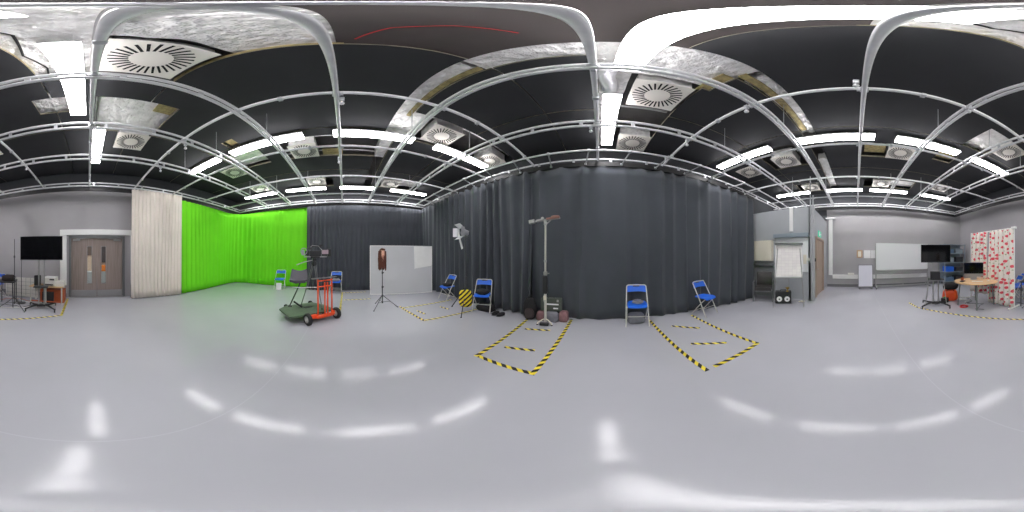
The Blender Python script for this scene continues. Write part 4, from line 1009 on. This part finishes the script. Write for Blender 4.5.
b = B(); b.box((0, 0, 1.97), (2.44, .035, .025)); b.box((0, 0, .79), (2.44, .035, .025)); b.box((-1.21, 0, 1.38), (.025, .035, 1.2)); b.box((1.21, 0, 1.38), (.025, .035, 1.2)); obj('edge_frame', b, M['steel'], rw)
obj('pen_tray', B().box((0, -.05, .77), (2.2, .08, .03), bev=.005), M['steel'], rw)
b = B(); b.box((0, 0, .66), (2.44, .04, .05), bev=.005); b.box((0, 0, .10), (2.44, .05, .05), bev=.005)
for s in (-1, 1): b.box((s*1.20, 0, .45), (.045, .045, .75), bev=.005)
obj('lower_frame', b, M['steel'], rw)
for s in (-1, 1):
    f = obj('foot', B().box((s*1.2, 0, .09), (.05, .55, .04), bev=.008), M['steel'], rw)
    for q in (-1, 1): obj('caster', B().lathe([(.03, -.012), (.03, .012)], (s*1.2, q*.24, .032), 14, Matrix.Rotation(R(90), 4, 'Y')), M['blackplastic'], f)
b = B(); b.tube((.0, .0, .12), (.0, .0, .28), .012); b.box((0, 0, .12), (.1, .06, .03)); obj('centre_stop', b, M['steel'], rw)

# ---------------------------------------------------------------- televisions on trolleys
def tv_trolley(loc, rz, label, wd, ht, zc, tvlabel, gear):
    t = thing('tv_trolley', label, 'trolley', loc, rz)
    for s in (-1, 1):
        obj('pole', B().tube((s*.07, 0, .10), (s*.07, 0, zc+.1), .018, 10), M['steel'], t, True)
    b = B()
    for s in (-1, 1):
        b.path([(s*.06, .05, .10), (s*.20, -.05, .085), (s*.36, -.30, .075)], [.03, .026, .018], 8); b.path([(s*.06, 0, .10), (s*.20, .12, .085), (s*.34, .30, .075)], [.03, .026, .018], 8)
    b.box((0, 0, .10), (.22, .14, .05), bev=.01); bs = obj('base', b, M['blackplastic'], t, True)
    for sx, sy in ((1, -1), (-1, -1), (1, 1), (-1, 1)):
        b = B(); b.lathe([(.032, -.014), (.032, .014)], (sx*.35, sy*.30, .033), 16, Matrix.Rotation(R(90), 4, 'Y')); b.tube((sx*.35, sy*.3, .04), (sx*.35, sy*.3, .08), .01); obj('caster', b, M['blackplastic'], bs, True)
    b = B(); b.box((0, 0, zc), (.40, .05, .25), bev=.01); obj('mount_plate', b, M['darkmetal'], t)
    if gear:
        obj('shelf', B().box((0, -.10, .78), (.42, .30, .02), bev=.005), M['blackplastic'], t)
        for s in (-1, 1): obj('brace', B().tube((s*.19, -.2, .78), (s*.27, -.25, .12), .01), M['steel'], t, True)
    else:
        obj('shelf', B().box((0, -.08, .62), (.36, .26, .02), bev=.005), M['blackplastic'], t)
    tv = thing('television', tvlabel, 'television', (loc[0], loc[1], zc), rz)
    obj('casing', B().box((0, -.06, 0), (wd, .05, ht), bev=.008), M['blackplastic'], tv)
    obj('screen', B().box((0, -.086, .005), (wd-.024, .004, ht-.034)), M['screen'], tv)
    obj('rear_housing', B().box((0, -.02, -.03), (wd*.6, .05, ht*.55), bev=.015), M['blackplastic'], tv)
    return t
tv_trolley((-2.09, -3.93, 0), az(.42, .90), 'black and steel trolley carrying the television beside the round table', .80, .48, 1.465, 'black flat television between the rolling whiteboard and floral screen', True)
tv_trolley((-4.02, -1.18, 0), az(.99, .16), 'low black-footed trolley carrying the television near the double doors', 1.08, .61, 1.60, 'large black flat television near the double doors', False)
def plainbox(name, label, cat, c, sz, m, rz=0, bev=.01):
    o = obj(name, B().box((0, 0, sz[2]/2), sz, bev=bev), m); o.location = c; o.rotation_euler = (0, 0, rz); return tag(o, label, cat)
rz_ = az(.42, .90)
plainbox('media_player', 'black box on the trolley shelf beside the round table', 'electronics', (-2.02, -3.83, .791), (.26, .18, .20), M['blackplastic'], rz_)
plainbox('speaker', 'grey speaker hanging box beside the round-table television pole', 'speaker', (-2.25, -3.98, .86), (.12, .14, .26), M['darkmetal'], rz_) if False else None

# ---------------------------------------------------------------- round table bay
rt = thing('round_table', 'round wooden table with steel legs before the floral screen', 'table', (-3.02, -3.33, 0), R(20))
obj('tabletop', B().lathe([(0, .685), (.585, .685), (.60, .695), (.60, .71), (.595, .718), (0, .718)], (0, 0, 0), 48), M['wood'], rt, True)
b = B(); b.lathe([(.44, .655), (.44, .684), (.42, .684), (.42, .655)], (0, 0, 0), 32); obj('apron', b, M['steel'], rt, True)
for k in range(4):
    a = R(30)+PI/2*k; obj('leg', B().tube((.44*math.cos(a), .44*math.sin(a), .68), (.50*math.cos(a), .50*math.sin(a), .01), .020, 10), M['midgrey'], rt, True)
im = thing('desktop_computer', 'silver desktop computer with black screen on the round table', 'computer', (-3.08, -3.50, .718), az(.66, .75))
obj('screen', B().box((0, -.012, .335), (.55, .006, .31)), M['screen'], im)
obj('casing', B().box((0, 0, .30), (.56, .022, .42), bev=.006), M['steel'], im)
b = B(); b.box((0, .04, .06), (.18, .012, .16), m=Matrix.Rotation(R(20), 4, 'X')); b.box((0, 0, .005), (.19, .17, .010), bev=.003); obj('stand_foot', b, M['steel'], im)
plainbox('keyboard', 'slim pale keyboard on the round table', 'keyboard', (-2.93, -3.18, .718), (.30, .11, .012), M['offwhite'], az(.66, .75), .004)
b = B(); b.ell((0, 0, .012), (.03, .05, .014), 12, 8); o = obj('computer_mouse', b, M['offwhite'], smooth=True); o.location = (-3.18, -3.02, .718); tag(o, 'white computer mouse beside the keyboard', 'mouse')
b = B(); b.lathe([(.03, 0), (.035, .005), (.04, .09), (.037, .09), (.03, .01)], (0, 0, 0), 16); b.path([(.038, 0, .07), (.06, 0, .06), (.06, 0, .03), (.036, 0, .02)], .005, 6); o = obj('mug', b, M['redwood'], smooth=True); o.location = (-2.72, -3.55, .718); tag(o, 'brown mug at the table edge toward the television', 'mug')
plainbox('phone_tray', 'small dark tray on the round table edge', 'tray', (-2.62, -3.42, .718), (.16, .10, .025), M['darkmetal'], .5)
# orange bag stack
ob = thing('tool_bag', 'bright orange tool bag on the floor between trolley and round table', 'bag', (-2.72, -4.18, 0), az(.5, .86))
obj('bag_body', B().ell((0, 0, .19), (.24, .13, .19), 20, 14, lambda p: packfn(p)), M['orange'], ob, True)
b = B(); b.path([(-.1, -.10, .33), (-.08, -.12, .40), (.08, -.12, .40), (.1, -.10, .33)], .012, 6); obj('handle', b, M['blackplastic'], ob, True)
blob('jacket', 'dark crumpled jacket on top of the orange tool bag', 'jacket', (-2.76, -4.20, .375), (.22, .15, .10), M['fabricblack'], 22)
plainbox('small_crate', 'black and green box on the floor before the orange tool bag', 'box', (-2.50, -4.12, 0), (.20, .16, .14), M['blackplastic'], .5)
b = B(); b.box((0, 0, .02), (.07, .05, .04), bev=.01); o = obj('green_charger', b, M['greenplastic']); o.location = (-2.48, -4.10, .14); tag(o, 'small green charger on the black box', 'charger')
b = B(); coil(b, (0, 0, 0), .10, 4, .011, 5, .1); o = obj('cable_coil', b, M['red'], smooth=True); o.location = (-2.66, -3.42, 0); tag(o, 'red coiled cable on the floor under the round table', 'cable')
# storage rack in the corner
sr = thing('storage_rack', 'blue grey metal storage rack in the wall corner behind the round table', 'rack', (-4.62, -6.85, 0))
for sx in (-.6, .6):
    for sy in (-.22, .22): obj('upright', B().box((sx, sy, 1.0), (.04, .04, 2.0)), M['bluegrey'], sr)
for z in (.15, .62, 1.08, 1.52, 1.96): obj('shelf', B().box((0, 0, z), (1.2, .46, .03)), M['bluegrey'], sr)
obj('back_panel', B().box((0, -.22, 1.05), (1.2, .01, 1.85)), M['bluegrey'], sr)
M['dullblue'] = mat('dull_blue', srgb(96, 122, 150), .5)
cols_ = [M['dullblue'], M['blackplastic'], M['blue'], M['darkmetal'], M['bluegrey'], M['darkmetal'], M['dullblue'], M['bluegrey']]
nm = ['dull blue', 'black', 'bright blue', 'dark', 'pale grey', 'dark', 'dull blue', 'pale grey']
pos = ['on the lowest shelf, room side', 'on the lowest shelf, corner side', 'on the second shelf, room side', 'on the second shelf, corner side', 'on the third shelf, room side', 'on the third shelf, corner side', 'on the fourth shelf, room side', 'on the fourth shelf, corner side']
for k in range(8):
    z = [.165, .635, 1.095, 1.535][k//2]; x = -4.62+(.28 if k % 2 == 0 else -.28)
    plainbox('storage_crate', f'{nm[k]} crate {pos[k]} of the corner rack', 'crate', (x, -6.83, z), (.44, .36, .20+.03*(k % 3)), cols_[k], 0, .02)['group'] = 'crates on the corner rack'
# floral screen
fs = thing('screen_frame', 'tall white frame holding the floral curtains behind the round table', 'screen frame', (-3.52, -3.2, 0))
b = B(); b.tube((0, -.93, 2.13), (.02, .80, 2.13), .018); obj('top_bar', b, M['white'], fs, True)
for y in (-.92, .79):
    p = obj('upright', B().tube((0, y, .03), (0, y, 2.16), .018), M['white'], fs, True); obj('foot', B().box((0, y, .02), (.5, .05, .03), bev=.008), M['white'], p)
b = B(); b.box((.03, .80, 2.14), (.10, .12, .06), bev=.01); obj('end_clamp', b, M['white'], fs)
def floral(y0, y1, zt, zb, lab, seed):
    o = curtain('floral_curtain', [(-3.50, y0), (-3.50, y1)], [(-3.44, y0), (-3.46, y1)], zt, zb, .16, .028, M['floral'], lab, seed, cat='curtain')
    return o
floral(-4.10, -3.33, 2.14, .25, 'white curtain with red flowers on the frame, panel nearer the corner rack', 31)
floral(-3.27, -2.40, 2.14, .03, 'white curtain with red flowers on the frame, longer panel nearer the black table', 32)

# ---------------------------------------------------------------- door-wall clutter bay
st = thing('light_stand', 'thin black bare stand beside the black table near the wall television', 'light stand', (-3.80, -1.84, 0))
stand_legs(st, .42, .30, 1.84, M['darkmetal'], a0=R(60), r=.011)
st2 = thing('microphone_stand', 'short very thin stand just beyond the bare black stand', 'stand', (-4.35, -1.88, 0))
obj('pole', B().tube((0, 0, .02), (0, 0, 1.35), .008, 8), M['darkmetal'], st2, True); obj('base', B().lathe([(.13, 0), (.13, .015), (.03, .03)], (0, 0, 0), 24), M['darkmetal'], st2, True)
rd = thing('gridded_panel', 'cream gridded panel standing on the floor behind the thin stands', 'panel', (-4.98, -2.15, -.04))
obj('panel', B().box((0, 0, .40), (.07, 1.16, .64), bev=.01), M['offwhite'], rd)
b = B()
for k in range(7): b.box((.037, -.50+k*.167, .44), (.004, .008, .60))
for k in range(4): b.box((.037, 0, .20+k*.13), (.004, 1.12, .006))
obj('groove', b, M['midgrey'], rd)
for s in (-.5, .5): obj('bracket', B().box((0, s, .06), (.04, .04, .09)), M['white'], rd)
bt = thing('side_table', 'black table under the dark bag by the blue chair', 'table', (-4.0, -2.17, 0), R(15))
obj('tabletop', B().box((0, 0, .70), (.55, .50, .03), bev=.006), M['blackplastic'], bt)
for sx, sy in ((1, 1), (1, -1), (-1, 1), (-1, -1)): obj('leg', B().tube((sx*.24, sy*.21, .69), (sx*.25, sy*.22, .01), .014, 8), M['darkmetal'], bt, True)
blob('bag', 'brown black bag on the black table behind the floral screen', 'bag', (-4.0, -2.12, .716), (.17, .17, .09), mat('brown_black_cloth', srgb(48, 40, 40), .9, bump=.3), 42)
lt = thing('low_table', 'low table with pale tubular legs behind the wall television trolley', 'table', (-4.75, -1.20, 0))
obj('tabletop', B().box((0, 0, .50), (.50, 1.0, .025), bev=.005), M['wood'], lt)
for sx, sy in ((1, 1), (1, -1), (-1, 1), (-1, -1), (1, 0)): obj('leg', B().box((sx*.22, sy*.46, .25), (.035, .035, .49), bev=.004), M['chairframe'], lt)
b = B(); b.box((.22, 0, .06), (.03, .95, .03)); obj('stretcher', b, M['redwood'], lt)
plainbox('wooden_crate', 'orange brown box under the low table with the printer', 'box', (-4.85, -1.05, 0), (.40, .72, .40), M['redwood'])
plainbox('black_case', 'dark case under the low table beside the orange brown box', 'case', (-4.60, -1.15, .02) , (.10, .34, .34), M['blackplastic']).location.z = 0
pr = thing('printer', 'white office printer on the low table behind the television trolley', 'printer', (-4.75, -1.10, .5125), R(85))
obj('body', B().box((0, 0, .12), (.36, .32, .24), bev=.02), M['offwhite'], pr)
obj('paper_tray', B().box((0, -.20, .06), (.24, .14, .02), bev=.004), M['darkmetal'], pr)
obj('scanner_lid', B().box((0, 0, .255), (.34, .30, .03), bev=.01), M['white'], pr)
obj('control_panel', B().box((.08, -.163, .2), (.14, .006, .04)), M['blackplastic'], pr)
plainbox('carton', 'small white carton on the low table by the double doors side', 'box', (-4.72, -.82, .5125), (.26, .26, .15), M['offwhite'])
plainbox('speaker_box', 'black speaker on the low table beside the printer', 'speaker', (-4.70, -1.50, .5125), (.18, .17, .30), M['blackplastic'])
# cables on the floor
def cable(label, pts, r, m): tag(obj('floor_cable', B().path(pts, r, 6), m, smooth=True), label, 'cable')
def wig(x0, y0, x1, y1, n, amp, seed):
    random.seed(seed); o = []
    for i in range(n+1):
        f = i/n; o.append((x0+(x1-x0)*f+amp*noise.noise(Vector((f*4, seed, 0)))*2, y0+(y1-y0)*f+amp*noise.noise(Vector((f*4, 0, seed)))*2, .009))
    return o
cable('pale looping cable on the floor between the thin stands and low table', wig(-4.9, -2.9, -4.2, -1.0, 30, .25, 3), .007, M['pwhite'])
cable('red brown cable on the floor behind the black stand', wig(-4.6, -2.9, -4.6, -1.4, 30, .2, 5), .007, M['redwood'])
cable('black cable on the floor from black table to television trolley', wig(-3.9, -2.6, -4.1, -1.3, 30, .18, 8), .007, M['blackplastic'])
cable('pale cable on the floor under the wall television trolley', wig(-3.6, -2.2, -4.5, -.9, 30, .2, 11), .006, M['pwhite'])
cable('black cable on the floor beneath the round table', wig(-3.3, -4.0, -2.9, -2.9, 30, .2, 14), .007, M['blackplastic'])
cable('pale cable on the floor behind the round table toward the rack', wig(-3.3, -4.4, -2.9, -3.6, 24, .2, 17), .006, M['pwhite'])
cable('black cable on the floor between tool bag and trolley', wig(-2.7, -4.4, -2.1, -4.0, 20, .12, 19), .007, M['blackplastic'])
